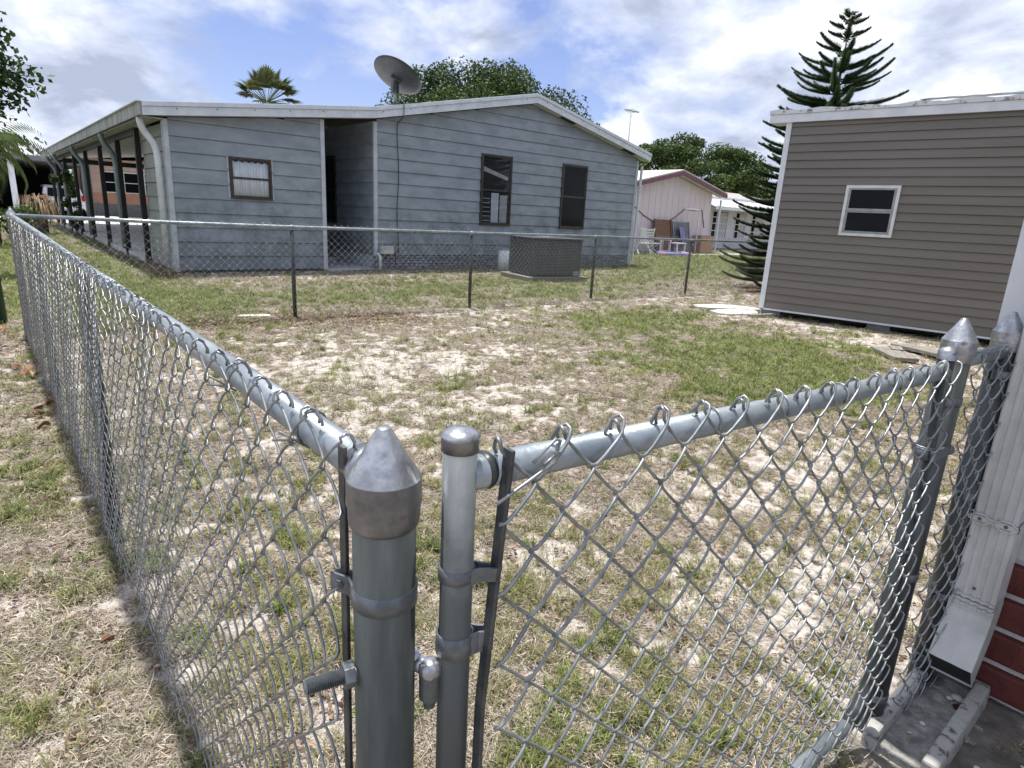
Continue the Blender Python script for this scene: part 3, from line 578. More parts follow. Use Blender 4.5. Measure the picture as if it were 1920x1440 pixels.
# ------------------------------------------------------------------ windows
def window(parent, off, x0, x1, z0, z1, y, fr, sash, split, glassm, fw_=.045, label=None, curtain=None, axis='y', sign=-1):
    """window in a wall plane y (facing -y) ; axis 'x' = wall plane x facing -x"""
    def B(mb, a0, a1, d0, d1, c0, c1):
        if axis == 'y': mb.box(a0, a1, y-d1, y-d0, c0, c1)
        else: mb.box(y-d1, y-d0, a0, a1, c0, c1)
        return mb
    f = MB(off); w = fw_
    B(f, x0, x1, 0, .04, z0, z0+w); B(f, x0, x1, 0, .04, z1-w, z1); B(f, x0, x0+w, 0, .038, z0+w, z1-w); B(f, x1-w, x1, 0, .038, z0+w, z1-w)
    fo = f.build('window', fr, parent)
    if label: fo['label'] = label
    zs = z0+(z1-z0)*split; s2 = w*.7
    for k, (a, b) in enumerate(((z0+w, zs), (zs, z1-w))):
        dd = .012 if k == 0 else .020
        s = MB(off); B(s, x0+w, x1-w, dd-.006, dd+.006, a, a+s2*.9); B(s, x0+w, x1-w, dd-.006, dd+.006, b-s2*.6, b-.001); B(s, x0+w, x0+w+s2, dd-.005, dd+.005, a+s2*.9, b-s2*.6); B(s, x1-w-s2, x1-w, dd-.005, dd+.005, a+s2*.9, b-s2*.6)
        s.build('sash', sash, fo)
        g = MB(off); B(g, x0+w+s2*.5, x1-w-s2*.5, dd-.002, dd+.001, a+s2*.5, b-s2*.3); g.build('pane', glassm, fo)
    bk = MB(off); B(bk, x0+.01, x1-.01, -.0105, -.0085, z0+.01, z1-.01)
    if curtain: bk.build('room_shade_panel', M['dark'], fo)  # black sheet stands in for the unlit room behind the glass
    if curtain and axis == 'y':
        c = MB(off); n = 60; vs = []
        for i in range(n+1):
            u = i/n; xx = x0+w+(x1-x0-2*w)*u; dy = .0035*math.sin(u*58+math.sin(u*11)*2)
            vs += [(xx, y+.003+dy, z0+w*.5), (xx, y+.003+dy*.6, z1-w-.04+.012*math.sin(u*37))]
        c.add(vs, [(2*i, 2*i+1, 2*i+3, 2*i+2) for i in range(n)], True); k = c.build('curtain', curtain, fo)
        so = k.modifiers.new('thick', 'SOLIDIFY'); so.thickness = .001
    return fo

def clip_boards(parent, off, name, x0, x1, z0, z1, pitch, top, y, m, holes=(), lap=.024, axis='y', mfun=None, gap=.0055):
    """horizontal lap boards between x0,x1; top(x) upper limit; holes = (xa,xb,za,zb)"""
    xs_k = [x0, x1]
    z = z0
    while z < z1:
        zt = z+pitch; spans = [(x0, x1, z, zt)]
        for (ha, hb, hc, hd) in holes:
            ns = []
            for (a, b, c, d) in spans:
                if hb <= a or ha >= b or hd <= c or hc >= d: ns.append((a, b, c, d)); continue
                if a < ha: ns.append((a, ha, c, d))
                if b > hb: ns.append((hb, b, c, d))
                aa, bb = max(a, ha), min(b, hb)
                if d > hd: ns.append((aa, bb, hd, d))
                if c < hc: ns.append((aa, bb, c, hc))
            spans = ns
        for (a, b, c, d) in spans:
            if c == z: c = c+gap
            if d-c < .012 or b-a < .02: continue
            n = max(2, int((b-a)/.06)); X = np.linspace(a, b, n+1); T = np.array([min(d, top(q)) for q in X]); ok = T > c+.01
            if not ok.any(): continue
            X = X[ok]; T = T[ok]; keep = [0]
            for i in range(1, len(X)-1):
                if abs((T[i+1]-T[i])-(T[i]-T[i-1])) > 1e-5: keep.append(i)
            if len(X) < 2: continue
            keep.append(len(X)-1); X = X[keep]; T = T[keep]
            def pr(q): return lap*(1-(q-z)/pitch)+.004
            vs = []; nn = len(X)
            for q, tt in zip(X, T):
                vs += [(q, pr(c), c), (q, pr(tt), tt), (q, 0, tt), (q, 0, c)]
            fs = []
            for i in range(nn-1):
                j = 4*i
                for k in range(4): fs.append((j+k, j+(k+1) % 4, j+4+(k+1) % 4, j+4+k))
            fs += [(0, 3, 2, 1), (4*nn-4, 4*nn-3, 4*nn-2, 4*nn-1)]
            if axis == 'y': vv = [(q, y-dd, zz) for q, dd, zz in vs]
            else: vv = [(y-dd, q, zz) for q, dd, zz in vs]
            mid = ((a+b)/2, (c+d)/2)
            mb = MB(off); mb.v = vv; mb.f = fs; mb.sm = [False]*len(fs)
            mb.build(name, mfun(c) if mfun else m, parent)
        z = zt

# ------------------------------------------------------------------ blue grey house
HY = 12.09
def zfas(x):   # top line of the gable fascia
    P = [(2.2, 2.69), (6.26, 3.17), (10.47, 4.04), (14.85, 3.13)]
    if x <= P[0][0]: return P[0][1]
    for (a, b), (c, d) in zip(P, P[1:]):
        if x <= c: return b+(d-b)*(x-a)/(c-a)
    return P[-1][1]
def house():
    o = (2.52, HY, 0); t = thing('mobile_home', o, 'long blue grey house with lap siding, low gable and porch at left', 'house'); O = Vector(o)
    W0, W1, W2 = 2.52, 5.25, 6.34; E = 14.58; BACK = 31
    top = lambda x: zfas(x)-.235
    # body walls behind the boards
    w = MB(o); w.box(W0+.02, W1, HY+.012, HY+.10, .0, 2.45); w.prism([(W2+.01, .30), (E-.01, .30), (E-.01, top(E)), (10.47, top(10.47)), (W2+.01, top(W2))], 'y', HY+.012, HY+.10)
    w.box(W0+.02, W0+.10, HY+.10, 13.94, 0, 2.42); w2b = MB(o); w2b.box(W2+.012, W2+.1, HY+.102, 16.5, 0, 2.9); w2b.box(W1-.1, W1, HY+.102, 16.5, 0, 2.6); w2b.box(W1, W2+.012, 16.4, 16.5, 0, 2.7); w2b.box(W1, W2+.012, HY+.03, 16.4, -.05, .03); w2b.build('entry_wall_lightened', M['gtrim'], t); w.box(E-.1, E-.01, HY+.1, BACK, 0, 2.7); w.box(W0+.1, W1-.1, 13.86, 13.94, 0, 2.5); w.box(W2, E, BACK, BACK+.1, 0, 2.7); w.box(W2+.012, W2+.1, 16.5, BACK, 0, 2.7)  # entry walls and floor given a pale colour to brighten the shaded recess
    w.build('wall', M['mortar_gap_shade'], t)  # dark backing paints the lap shadow lines into the board gaps
    w1 = (9.04, 9.955, 1.01, 2.60); w2 = (11.63, 12.54, .995, 2.605); w0 = (3.51, 4.245, 1.30, 2.01)
    clip_boards(t, o, 'siding_board', W0+.075, W1-.05, .04, 3, .245, lambda x: zfas(x)-.21, HY+.012, M['gside'], [w0])
    clip_boards(t, o, 'siding_board', W2+.06, E-.07, .30, 4.2, .245, lambda x: zfas(x)-.21, HY+.012, M['gside'], [w1, w2])
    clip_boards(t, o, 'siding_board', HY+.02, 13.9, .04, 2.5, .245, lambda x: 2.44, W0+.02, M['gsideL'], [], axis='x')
    clip_boards(t, o, 'siding_board', HY+.05, 16.4, .30, 2.95, .245, lambda x: 2.94, W2+.012, M['gside'], [(13.9, 14.6, .9, 2.35)], axis='x')
    window(t, o, 3.51, 4.245, 1.30, 2.01, HY, M['bronze'], M['bronze'], .5, M['clear'], .035, curtain=M['curtain'])
    tr = MB(o); a, b, c, d = 3.48, 4.275, 1.27, 2.04
    tr.box(a, b, HY-.012, HY+.008, c, c+.028); tr.box(a, b, HY-.012, HY+.008, d-.028, d); tr.box(a, a+.028, HY-.011, HY+.008, c+.028, d-.028); tr.box(b-.028, b, HY-.011, HY+.008, c+.028, d-.028); tr.build('window_trim', M['gtrim'], t)
    for wi, ww in enumerate((w1, w2)):
        wo = window(t, o, *ww, HY, M['bronze'], M['galvd'], .50, M['clear'] if wi == 0 else M['glass'], .04, curtain=None)
        MB(o).box(ww[0]+.06, ww[1]-.06, HY+.006, HY+.0082, ww[2]+.05, ww[3]-.05).build('room_shade_panel', M['dark'], wo)  # black sheet painted in for the room's darkness
        if wi == 0:
            MB(o).box(ww[0]+.34, ww[0]+.56, HY+.001, HY+.005, ww[2]+.06, ww[2]+.74).build('pale_panel', M['gtrim'], wo); MB(o).box(ww[0]+.60, ww[1]-.09, HY+.001, HY+.005, ww[2]+.06, ww[2]+.70).build('inner_panel', M['wing'], wo)  # flat pale pieces set just behind the pane
            for q in range(6): MB(o).box(ww[0]+.09, ww[0]+.31, HY+.002, HY+.005, ww[2]+.10+q*.1, ww[2]+.115+q*.1).build('inner_slat', M['wing'], wo)
            MB(o).prism([(ww[0]+.08, ww[2]+1.22), (ww[1]-.09, ww[2]+1.04), (ww[1]-.09, ww[2]+1.12), (ww[0]+.08, ww[2]+1.32)], 'y', HY+.002, HY+.005).build('slanted_strip', M['wing'], wo)
        else:
            MB(o).box(ww[0]+.08, ww[0]+.17, HY+.001, HY+.005, ww[2]+.1, ww[3]-.1).build('curtain', M['ac'], wo)
    window(t, o, 13.9, 14.6, .9, 2.35, W2+.005, M['bronze'], M['bronze'], .5, M['glass'], .05, axis='x')
    # corner boards
    for x0, x1, z0, z1 in ((W0-.005, W0+.07, .02, 2.50), (W1-.05, W1+.03, .02, 2.83), (W2-.025, W2+.055, .30, 2.93), (E-.065, E+.02, .0, 2.93)):
        MB(o).box(x0, x1, HY-.022, HY+.03, z0, z1).build('corner_board', M['gtrim'], t)
    MB(o).box(W0-.012, W0+.018, HY+.031, HY+.10, .02, 2.47).build('corner_board', M['gtrim'], t)
    # brick skirt
    MB(o).box(W2+.02, E-.02, HY+.03, HY+.06, -.05, .30).build('skirt_backing', M['mortar_gap_shade'], t)
    bm = MB().box(-.113, .113, -.02, .02, -.0245, .0245); bo = bm.build('brick', M['gbrick'], t, bevel=.004); first = True
    for rrow in range(6):
        z = .268-rrow*.059; x = W2+.12-(.12 if rrow % 2 else 0)
        while x < E-.1:
            xc = max(x, W2+.14); 
            if first: q = bo; first = False
            else: q = inst('brick', bo.data, t); mo = q.modifiers.new('bevel', 'BEVEL'); mo.width = .004; mo.segments = 1
            q.location = Vector((x, HY+.018+random.uniform(-.004, .004), z))-O; q.rotation_euler = (0, 0, random.uniform(-.01, .01)); x += .239
    # fascia in two steps + roof
    FY = 11.85
    def run(a, b, zo0, zo1, y0, y1, nm, m): 
        mb = MB(o); P = [(a, zfas(a)-zo1), (b, zfas(b)-zo1), (b, zfas(b)-zo0), (a, zfas(a)-zo0)]; mb.prism(P, 'y', y0, y1); return mb.build(nm, m, t)
    segs = [(2.2, 6.26), (6.263, 10.469), (10.472, 14.85)]
    for a, b in segs:
        run(a, b, .0, .065, FY-.022, FY+.03, 'drip_edge', M['fascia']); run(a, b, .068, .20, FY, FY+.025, 'fascia', M['fascia'])
        run(a+.003, b-.003, .185, .197, FY+.027, HY+.05, 'soffit', M['soffit'])
        run(a, b, -.012, .03, FY+.032, 31.5 if a > 6 else 31.5, 'roof', M['roof'])
    for x in np.arange(2.7, 14.6, .62):
        MB(o).lathe([(.0001, .006), (.009, .004), (.011, 0)], (x, FY, zfas(x)-.10), 8, d=(0, -1, 0)).build('screw', M['galvd'], t)
    for x in (11.35, 13.75):
        mb = MB(o); mb.prism([(x, zfas(x)-.203), (x+.5, zfas(x+.5)-.203), (x+.5, zfas(x+.5)-.198), (x, zfas(x)-.198)], 'y', FY+.06, HY-.04); mb.build('soffit_vent', M['dark'], t)
    # left eave beam / gutter
    MB(o).box(2.16, 2.20, FY+.03, 31.3, 2.50, 2.685).build('gutter', M['fasciad'], t)
    MB(o).box(2.12, 2.198, FY-.02, 31.3, 2.686, 2.70).build('gutter_lip', M['fascia'], t)
    MB(o).box(2.205, 2.50, FY+.05, 31.2, 2.475, 2.485).build('eave_soffit', M['fasciad'], t)
    # porch: header, ceiling, posts, floor
    MB(o).box(2.42, 2.50, 13.95, 31.2, 2.36, 2.472).build('porch_header', M['blackpost'], t)
    for k in range(9):
        y0 = 13.96+k*1.92; MB(o).prism([(2.51, 2.50), (6.2, 2.92), (6.2, 2.94), (2.51, 2.52)], 'y', y0, y0+1.90).build('ceiling_panel', M['soffit'], t)
    MB(o).box(2.5, 6.3, 31.0, 31.1, 2.38, 2.56).build('porch_end_beam', M['blackpost'], t)
    pm = MB().box(-.045, .045, -.05, .05, 0, 2.36); first = None
    for y in (13.99, 16.1, 18.6, 21.2, 23.8, 26.4, 29.0, 31.1):
        if first is None: first = pm.build('porch_post', M['blackpost'], t); q = first
        else: q = inst('porch_post', first.data, t)
        q.location = Vector((2.46, y, 0))-O
    MB(o).box(2.45, 6.33, 13.95, 32, -.05, .10).build('porch_floor', M['driveway'], t)
    # downspouts with s-bends
    def spout(y, m, zb=.3):
        mb = MB(o); x = 2.30; pts = [(2.22, y, 2.49), (2.222, y, 2.41), (2.24, y, 2.34), (2.275, y, 2.27), (2.33, y, 2.195), (2.38, y, 2.12), (2.41, y, 2.04), (2.425, y, 1.95), (2.43, y, 1.8), (2.44, y, zb)]
        mb.tube(pts, .054, 12)
        return mb.build('downspout', m, t)
    spout(12.22, M['gutterw'], .32)
    for y in (16.35, 21.6, 26.8, 29.3): spout(y, M['gutterg'], .12)
    s = MB(o); y = 12.0; s.beam((E+.10, HY-.08, 2.8), (E+.07, HY-.06, .12), .05, .06, (0, 1, 0)); s.build('downspout', M['gutterw'], t)
    # cable and meter odds on the wall
    mb = MB(o); P = [(6.86, FY-.035, 3.3), (6.86, FY-.03, 3.07)]+[(6.86+.02*math.sin(z*4), HY-.035, z) for z in np.linspace(2.95, .35, 14)]; mb.tube(P, .008, 6); mb.build('cable', M['cable'], t)
house()

# ------------------------------------------------------------------ dish
def dish():
    x, y = 6.93, 12.3; z = zfas(x); o = (x, y, z)
    t = thing('satellite_dish', o, 'dark grey oval satellite dish tilted on a short mast at the roof edge', 'dish')
    MB(o).box(x-.10, x+.10, y-.07, y+.07, z+.012, z+.035).build('mount_plate', M['band'], t)
    MB(o).tube([(x, y, z+.03), (x-.005, y, z+.30)], .034, 14).build('mast', M['galv'], t)
    # plane of dish: normal points away from the viewer, up and left
    c = Vector((x+.09, y+.06, z+.60)); n = Vector((.527, .16, .834)).normalized()   # faces away, up and to the right
    ax = Vector((.416, -.186, -.227)); ax = (ax-n*ax.dot(n)).normalized(); ay = n.cross(ax)
    mb = MB(o); ra, rb = .52, .51; K = 9; Nn = 40; vs = []
    for s in (0, 1):
        for k in range(K+1):
            q = k/K
            for j in range(Nn):
                a = 2*math.pi*j/Nn; vs.append(c+ax*ra*q*math.cos(a)+ay*rb*q*math.sin(a)+n*(.09*(q*q-1)+.014*s+(.006 if q > .95 else 0)))
    fs = []
    for s in (0, 1):
        b = s*(K+1)*Nn
        for k in range(K):
            for j in range(Nn): fs.append((b+k*Nn+j, b+k*Nn+(j+1) % Nn, b+(k+1)*Nn+(j+1) % Nn, b+(k+1)*Nn+j))
    b = (K+1)*Nn; fs += [(K*Nn+j, K*Nn+(j+1) % Nn, b+K*Nn+(j+1) % Nn, b+K*Nn+j) for j in range(Nn)]
    mb.add(vs, fs, True); mb.build('reflector', M['dish'], t)
    h = c-n*.10; mb = MB(o); mb.obox(h-n*.02, ax*.11, ay*.075, n*.03); mb.tube([h-n*.03, Vector((x, y, z+.28))], .045, 10)
    mb.obox(Vector((x-.06, y, z+.34)), (.012, 0, 0), (0, .05, 0), (0, 0, .10)); mb.obox(Vector((x+.06, y, z+.34)), (.012, 0, 0), (0, .05, 0), (0, 0, .10)); mb.build('bracket', M['bar'], t, bevel=.006)
dish()

# ------------------------------------------------------------------ things at the house wall
def ac_unit():
    o = (9.05, 9.75, 0); t = thing('air_conditioner', o, 'dark grey boxy air conditioner on a pad behind the far fence', 'air conditioner', rz=R(-11)); t.scale = (.88, .95, 1.03)
    def L_(): return MB()
    m = L_(); m.box(-.82, .82, -.62, .62, -.02, .09); m.build('pad', M['plank'], t, bevel=.01)
    m = L_(); m.box(-.68, .68, -.5, .5, .10, .80); m.build('housing', M['ac'], t, bevel=.02)
    m = L_(); m.box(-.70, .70, -.52, .52, .80, .84); m.build('top_cover', M['ac'], t, bevel=.015)
    lv = MB().box(-.66, .66, -.006, .006, -.004, .004); f = None
    for k in range(22):
        z = .14+k*.029
        if f is None: f = lv.build('grille_slat', M['wired'], t); q = f
        else: q = inst('grille_slat', f.data, t)
        q.location = (0, -.508, z)
    lv = MB().box(-.006, .006, -.48, .48, -.004, .004); f = None
    for k in range(22):
        z = .14+k*.029
        if f is None: f = lv.build('grille_slat', M['wired'], t); q = f
        else: q = inst('grille_slat', f.data, t)
        q.location = (-.688, 0, z)
    for k in range(12):
        m = MB(); r_ = .04+k*.035; m.tube([(r_*math.cos(a), r_*math.sin(a), .85) for a in np.linspace(0, 6.2832, 25)], .004, 4); m.build('fan_guard_ring', M['band'], t)
    m = MB(); m.box(.46, .64, -.515, -.503, .10, .2); m.build('rating_plate', M['galv'], t)
ac_unit()
def pipe():
    o = (9.42, 11.6, 0); t = thing('vent_pipe', o, 'short wide white standing pipe beside the air conditioner', 'pipe')
    m = MB(o); m.tube([(9.42, 11.6, -.05), (9.44, 11.6, .47)], .13, 24); m.build('pipe', M['pvc'], t); m = MB(o); m.tube([(9.44, 11.6, .47), (9.44, 11.6, .50)], .135, 24); m.build('lid', M['galv'], t)
    o = (6.36, 11.85, 0); t = thing('drain_pipe', o, 'thin white pipe standing under the left trim of the gable wall', 'pipe')
    MB(o).tube([(6.33, 11.85, -.05), (6.33, 11.85, .30), (6.28, 11.88, .36)], .03, 12).build('pipe', M['pvc'], t)
    o = (6.55, 11.98, .38); t = thing('junction_box', o, 'weathered grey box on the wall above the thin white pipe', 'utility box')
    MB(o).box(6.42, 6.70, 11.93, 12.06, .34, .50).build('box', M['slab'], t, bevel=.01)
    MB(o).tube([(6.7, 12.02, .38), (6.78, 12.02, .36), (6.8, 12.02, .1)], .012, 8).build('conduit', M['bar'], t)
pipe()

# ------------------------------------------------------------------ taupe shed
SH = Vector((8.87, 4.75, 0)); SD = Vector((-.153, .988, 0)).normalized()
def shed():
    rz = math.atan2(SD.y, SD.x)-math.pi/2        # local +y runs along SD; wall faces local -x; wall from y=-4.2 to 0
    t = thing('shed', SH, 'brown taupe vinyl sided shed with white trim and one small white window', 'shed', rz=rz)
    H0, H1 = .115, 2.74; W = (-1.545, -.905, 1.22, 1.87); LN = 5.0
    MB().box(.012, 3.6, -LN, 0, .09, 2.72).build('wall', M['ac'], t)  # dark backing colour puts shadow lines between the siding boards
    clip_boards(t, (0, 0, 0), 'siding_board', -LN, -.06, H0, H1, .1095, lambda x: H1, .012, M['taupe'], [W], lap=.019, axis='x', gap=.004)
    MB().box(-.014, .06, -.06, .012, .105, 2.735).build('corner_trim', M['whitet'], t)
    MB().box(-.016, .02, -LN, -.063, .088, .114).build('starter_strip', M['whitet'], t)
    # window
    m = MB(); a, b, c, d = W; f = .035
    m.box(-.026, .012, a, b, c, c+f); m.box(-.026, .012, a, b, d-f, d); m.box(-.025, .012, a, a+f, c+f, d-f); m.box(-.025, .012, b-f, b, c+f, d-f); fo = m.build('window', M['winw'], t)
    zs = (c+d)/2; 
    for k, (q0, q1) in enumerate(((c+f, zs), (zs+.001, d-f))):
        xx = -.004 if k == 0 else -.012; m = MB(); g = .03
        m.box(xx-.006, xx+.006, a+f, b-f, q0, q0+g); m.box(xx-.006, xx+.006, a+f, b-f, q1-g*.7, q1); m.box(xx-.005, xx+.005, a+f, a+f+g, q0+g, q1-g*.7); m.box(xx-.005, xx+.005, b-f-g, b-f, q0+g, q1-g*.7); m.build('sash', M['wing'], fo)
        m = MB(); m.box(xx-.001, xx+.002, a+f+.01, b-f-.01, q0+.01, q1-.01); m.build('pane', M['glass'], fo)
    # fascia and roof edge, overhang at the left end
    MB().box(-.05, -.012, -LN-.2, .24, 2.695, 2.80).build('fascia', M['whitet'], t)
    MB().box(-.011, .30, .015, .24, 2.70, 2.715).build('soffit', M['whitet'], t)
    # peeling roof edge: irregular strip
    n = 90; vs = []; rn = random.Random(3)
    for i in range(n+1):
        y = .25-(LN+.5)*i/n; z = 2.855+.012*math.sin(i*.7)+rn.uniform(-.004, .004)-(.012 if 18 < i < 30 else 0); xo = -.062-rn.uniform(0, .006)
        vs += [(xo, y, 2.803), (xo-.002, y, z), (.2, y, z+.012), (.2, y, 2.803)]
    fs = [(4*i+k, 4*i+(k+1) % 4, 4*i+4+(k+1) % 4, 4*i+4+k) for i in range(n) for k in range(4)]+[(0, 3, 2, 1), (4*n, 4*n+1, 4*n+2, 4*n+3)]
    MB().add(vs, fs).build('roof_edge', M['peel'], t)
    m = MB(); m.prism([(.21, 2.80), (3.7, 3.0), (3.7, 3.06), (.21, 2.885)], 'y', -LN-.2, .24); m.build('roof', M['roof'], t)
    m = MB(); vs = []; 
    for i in range(13):
        y = -1.55-.09*i; vs += [(-.05+.01*math.sin(i), y, 2.872), (-.06, y-.02, 2.876+.008*abs(math.sin(i*1.3))), (.1, y, 2.885)]
    m.add(vs, [(3*i+k, 3*i+k+1, 3*i+4+k, 3*i+3+k) for i in range(12) for k in range(2)]); q = m.build('lifted_flashing', M['peel'], t); s = q.modifiers.new('th', 'SOLIDIFY'); s.thickness = .006
    # piers
    for y in (-.16, -1.6, -3.0, -4.4): MB().box(.02, .28, y-.14, y+.14, -.05, .088).build('foundation_block', M['grey'], t, bevel=.006)
    MB().box(.05, .09, -LN, -.3, .045, .088).build('floor_joist', M['dark'], t)
shed()

def slabs():
    # broken concrete pieces at the shed's corner, planks on the sand
    def stone(name, c, rx, ry, h, rot, m, label, cat, group=None, seed=0, tilt=(0, 0)):
        rn = random.Random(seed); n = 9; P = []
        for k in range(n):
            a = 2*math.pi*k/n; q = rn.uniform(.8, 1.12); P.append((rx*q*math.copysign(abs(math.cos(a))**.7, math.cos(a)), ry*q*math.copysign(abs(math.sin(a))**.7, math.sin(a))))
        mb = MB(); mb.prism(P, 'z', 0, h); o = mb.build(name, m, None, bevel=.006); o.location = c; o.rotation_euler = (tilt[0], tilt[1], rot); tag(o, label, cat, group)
    stone('broken_slab', (8.75, 5.35, .0), .45, .22, .05, -.5, M['slab'], 'pale flat broken slab lying furthest left of the shed corner', 'slab', 'broken slabs at the shed corner', 1)
    stone('broken_slab', (8.50, 4.93, .0), .38, .2, .045, -.3, M['slab'], 'pale flat broken slab with a dark raised edge in front of the shed corner', 'slab', 'broken slabs at the shed corner', 2, (.05, 0))
    stone('flat_stone', (2.25, 7.15, .0), .17, .07, .03, -.2, M['slab'], 'pale flat stone among brown leaves beneath the far fence', 'stone', None, 5)
    stone('broken_slab', (8.95, 5.02, .0), .22, .2, .06, .2, M['slab'], 'small pale broken slab touching the white trim at the shed corner', 'slab', 'broken slabs at the shed corner', 3)
    for (c, a, ln, lab, tl, w) in (((8.62, 4.55, .035), -.15, .55, 'long thin grey plank lying beside the shed foundation block', .0, .07), ((7.85, 2.22, .045), .95, .75, 'wide weathered board resting on blocks behind the gate post', .05, .26), ((7.35, 2.35, .03), .75, .6, 'grey weathered board lying lower in front of the wide board behind the gate post', .0, .24)):
        m = MB(); m.box(-ln/2, ln/2, -w/2, w/2, -.018, .018); o = m.build('plank', M['plank'], None, bevel=.004); o.location = c; o.rotation_euler = (0, tl, a); tag(o, lab, 'plank', 'planks on the sand by the shed')
    m = MB(); m.box(-.12, .12, -.06, .06, 0, .07); o = m.build('wood_block', M['plank'], None, bevel=.004); o.location = (7.62, 2.42, -.01); o.rotation_euler = (0, 0, .4); tag(o, 'short dark wooden block under the edge of the wide board', 'block')
slabs()

# ------------------------------------------------------------------ own house on the right
HX = 2.0; CY = .415
def own_house():
    o = (HX, CY, 0); t = thing('brick_house', o, 'corner of the near house with white trim, beige siding and red brick skirting', 'house')
    MB(o).box(HX+.03, HX+4, -6, CY-.02, .0, .43).build('mortar_wall', M['wmortar'], t)
    # thick painted bricks, four courses
    b0 = None; bh = .084
    for k in range(4):
        z = .058+k*.105; y = CY-.012+(.31 if k % 2 else 0)
        while y > -1.6:
            L_ = .62
            if b0 is None:
                mb = MB(); mb.box(-.018, .024, -L_/2+.004, L_/2-.004, -bh/2, bh/2); b0 = mb.build('brick', M['redbrick'], t, bevel=.008); q = b0
            else: q = inst('brick', b0.data, t); mo = q.modifiers.new('bevel', 'BEVEL'); mo.width = .008; mo.segments = 2
            yy = y-L_/2; half = y > CY
            q.location = (0.028+random.uniform(-.003, .003), (yy-.155 if half else yy)-CY, z); q.scale = (1, .5 if half else 1, 1); y -= L_+.006
    clip_boards(t, o, 'siding_board', -2.5, CY-.085, .43, 2.5, .125, lambda x: 2.5, HX+.028, M['dsp'], [], lap=.013, axis='x')
    MB(o).box(HX+.03, HX+4, -6, CY-.02, .432, 2.5).build('wall', M['dsp'], t)
    MB(o).box(HX-.005, HX+.035, CY-.085, CY, .40, 2.5).build('corner_board', M['whitet'], t)
    MB(o).box(HX+.036, HX+.12, CY-.019, CY+.003, .40, 2.5).build('corner_board', M['whitet'], t)
    MB(o).box(HX-.32, HX+4.2, -6, CY+.5, 2.502, 2.62).build('eave', M['whitet'], t)  # unseen eave and roof; overhang lengthened past the corner to shade the splash block
    MB(o).prism([(HX-.32, 2.621), (HX+4.2, 3.5), (HX+4.2, 3.56), (HX-.32, 2.66)], 'y', -6, CY+.5).build('roof', M['roof'], t)
    # ribbed downspout on the wall
    d = MB(o); y0, y1 = .247, .347; x1 = HX+.0; x0 = HX-.098
    def prof(w0=0):  # rib profile in (y,x)
        P = []; n = 5
        for k in range(n):
            a = y1-(y1-y0)*k/n; b = y1-(y1-y0)*(k+1)/n; e = (a-b)
            P += [(a-e*.15, x0+.004), (a-e*.35, x0), (a-e*.65, x0), (b+e*.15, x0+.004)]
        return P+[(y0, x1-.01), (y0+.006, x1), (y1-.006, x1), (y1, x1-.01)]
    P = prof(); Q = [(x, y) for y, x in P]
    d.prism(Q, 'z', .335, 2.5); dd = d.build('downspout', M['dsp'], t)
    # crimped joint ridges then the elbow, open at its mouth
    for z in (.330, .318, .306):
        m = MB(o); m.prism([(x+(-.005 if x < HX-.05 else 0), y) for x, y in Q], 'z', z-.004, z+.004); m.build('crimp_ridge', M['dsp'], dd)
    e = MB(o); cx = (x0+x1)/2; secs = [(.0, .31), (-.010, .285), (-.045, .235), (-.115, .150)]; ang = [0, .25, .62, .90]; vs = []
    cen = [Vector((cx, (y0+y1)/2, .312)), Vector((cx-.004, (y0+y1)/2, .275)), Vector((cx-.026, (y0+y1)/2, .222)), Vector((cx-.095, (y0+y1)/2, .128))]
    for c, a in zip(cen, ang):
        ux = Vector((math.cos(a), 0, -math.sin(a)))      # depth direction turns with the bend
        for sx, sy in ((-1, -1), (-.96, -.5), (-1, 0), (-.96, .5), (-1, 1), (1, 1), (1, -1)): vs.append(c+ux*sx*.049+Vector((0, sy*.05, 0)))
    n = 7; fs = [(i*n+j, i*n+(j+1) % n, (i+1)*n+(j+1) % n, (i+1)*n+j) for i in range(3) for j in range(n)]
    e.add(vs, fs); el = e.build('elbow', M['dsp'], dd); so = el.modifiers.new('th', 'SOLIDIFY'); so.thickness = .0025; so.offset = -1
    a = .90; m = MB(o); m.obox(cen[2]*.04+cen[3]*.96, Vector((math.cos(a), 0, -math.sin(a)))*.044, (0, .046, 0), Vector((math.sin(a), 0, math.cos(a)))*.001); m.build('elbow_shade_panel', M['dark'], el)  # black sheet just inside the mouth stands in for the elbow's inner shade
    # strap with two diamond ears
    s = MB(o); z = .553; s.box(x0-.005, x0-.002, y0-.004, y1+.004, z-.007, z+.007); s.box(x0-.005, x1, y1+.001, y1+.005, z-.007, z+.007); s.box(x0-.005, x1, y0-.005, y0-.001, z-.007, z+.007)
    for yc in ((y0+.024), (y1-.02)):
        s.tube([(x0-.006, yc+a, z+b) for a, b in ((-.026, 0), (-.010, .013), (.010, .013), (.026, 0), (.010, -.013), (-.010, -.013), (-.026, 0))], .0022, 6)
    s.build('strap', M['dsp'], dd)
    for yc in (y0+.024, y1-.02): MB(o).lathe([(.0045, 0), (.004, .003), (.0001, .004)], (x0-.005, yc, z), 8, d=(-1, 0, 0)).build('screw', M['bar'], dd)
    MB(o).lathe([(.0045, 0), (.004, .003), (.0001, .004)], (x0-.001, .30, .36), 8, d=(-1, 0, 0)).build('screw', M['bar'], dd)
own_house()

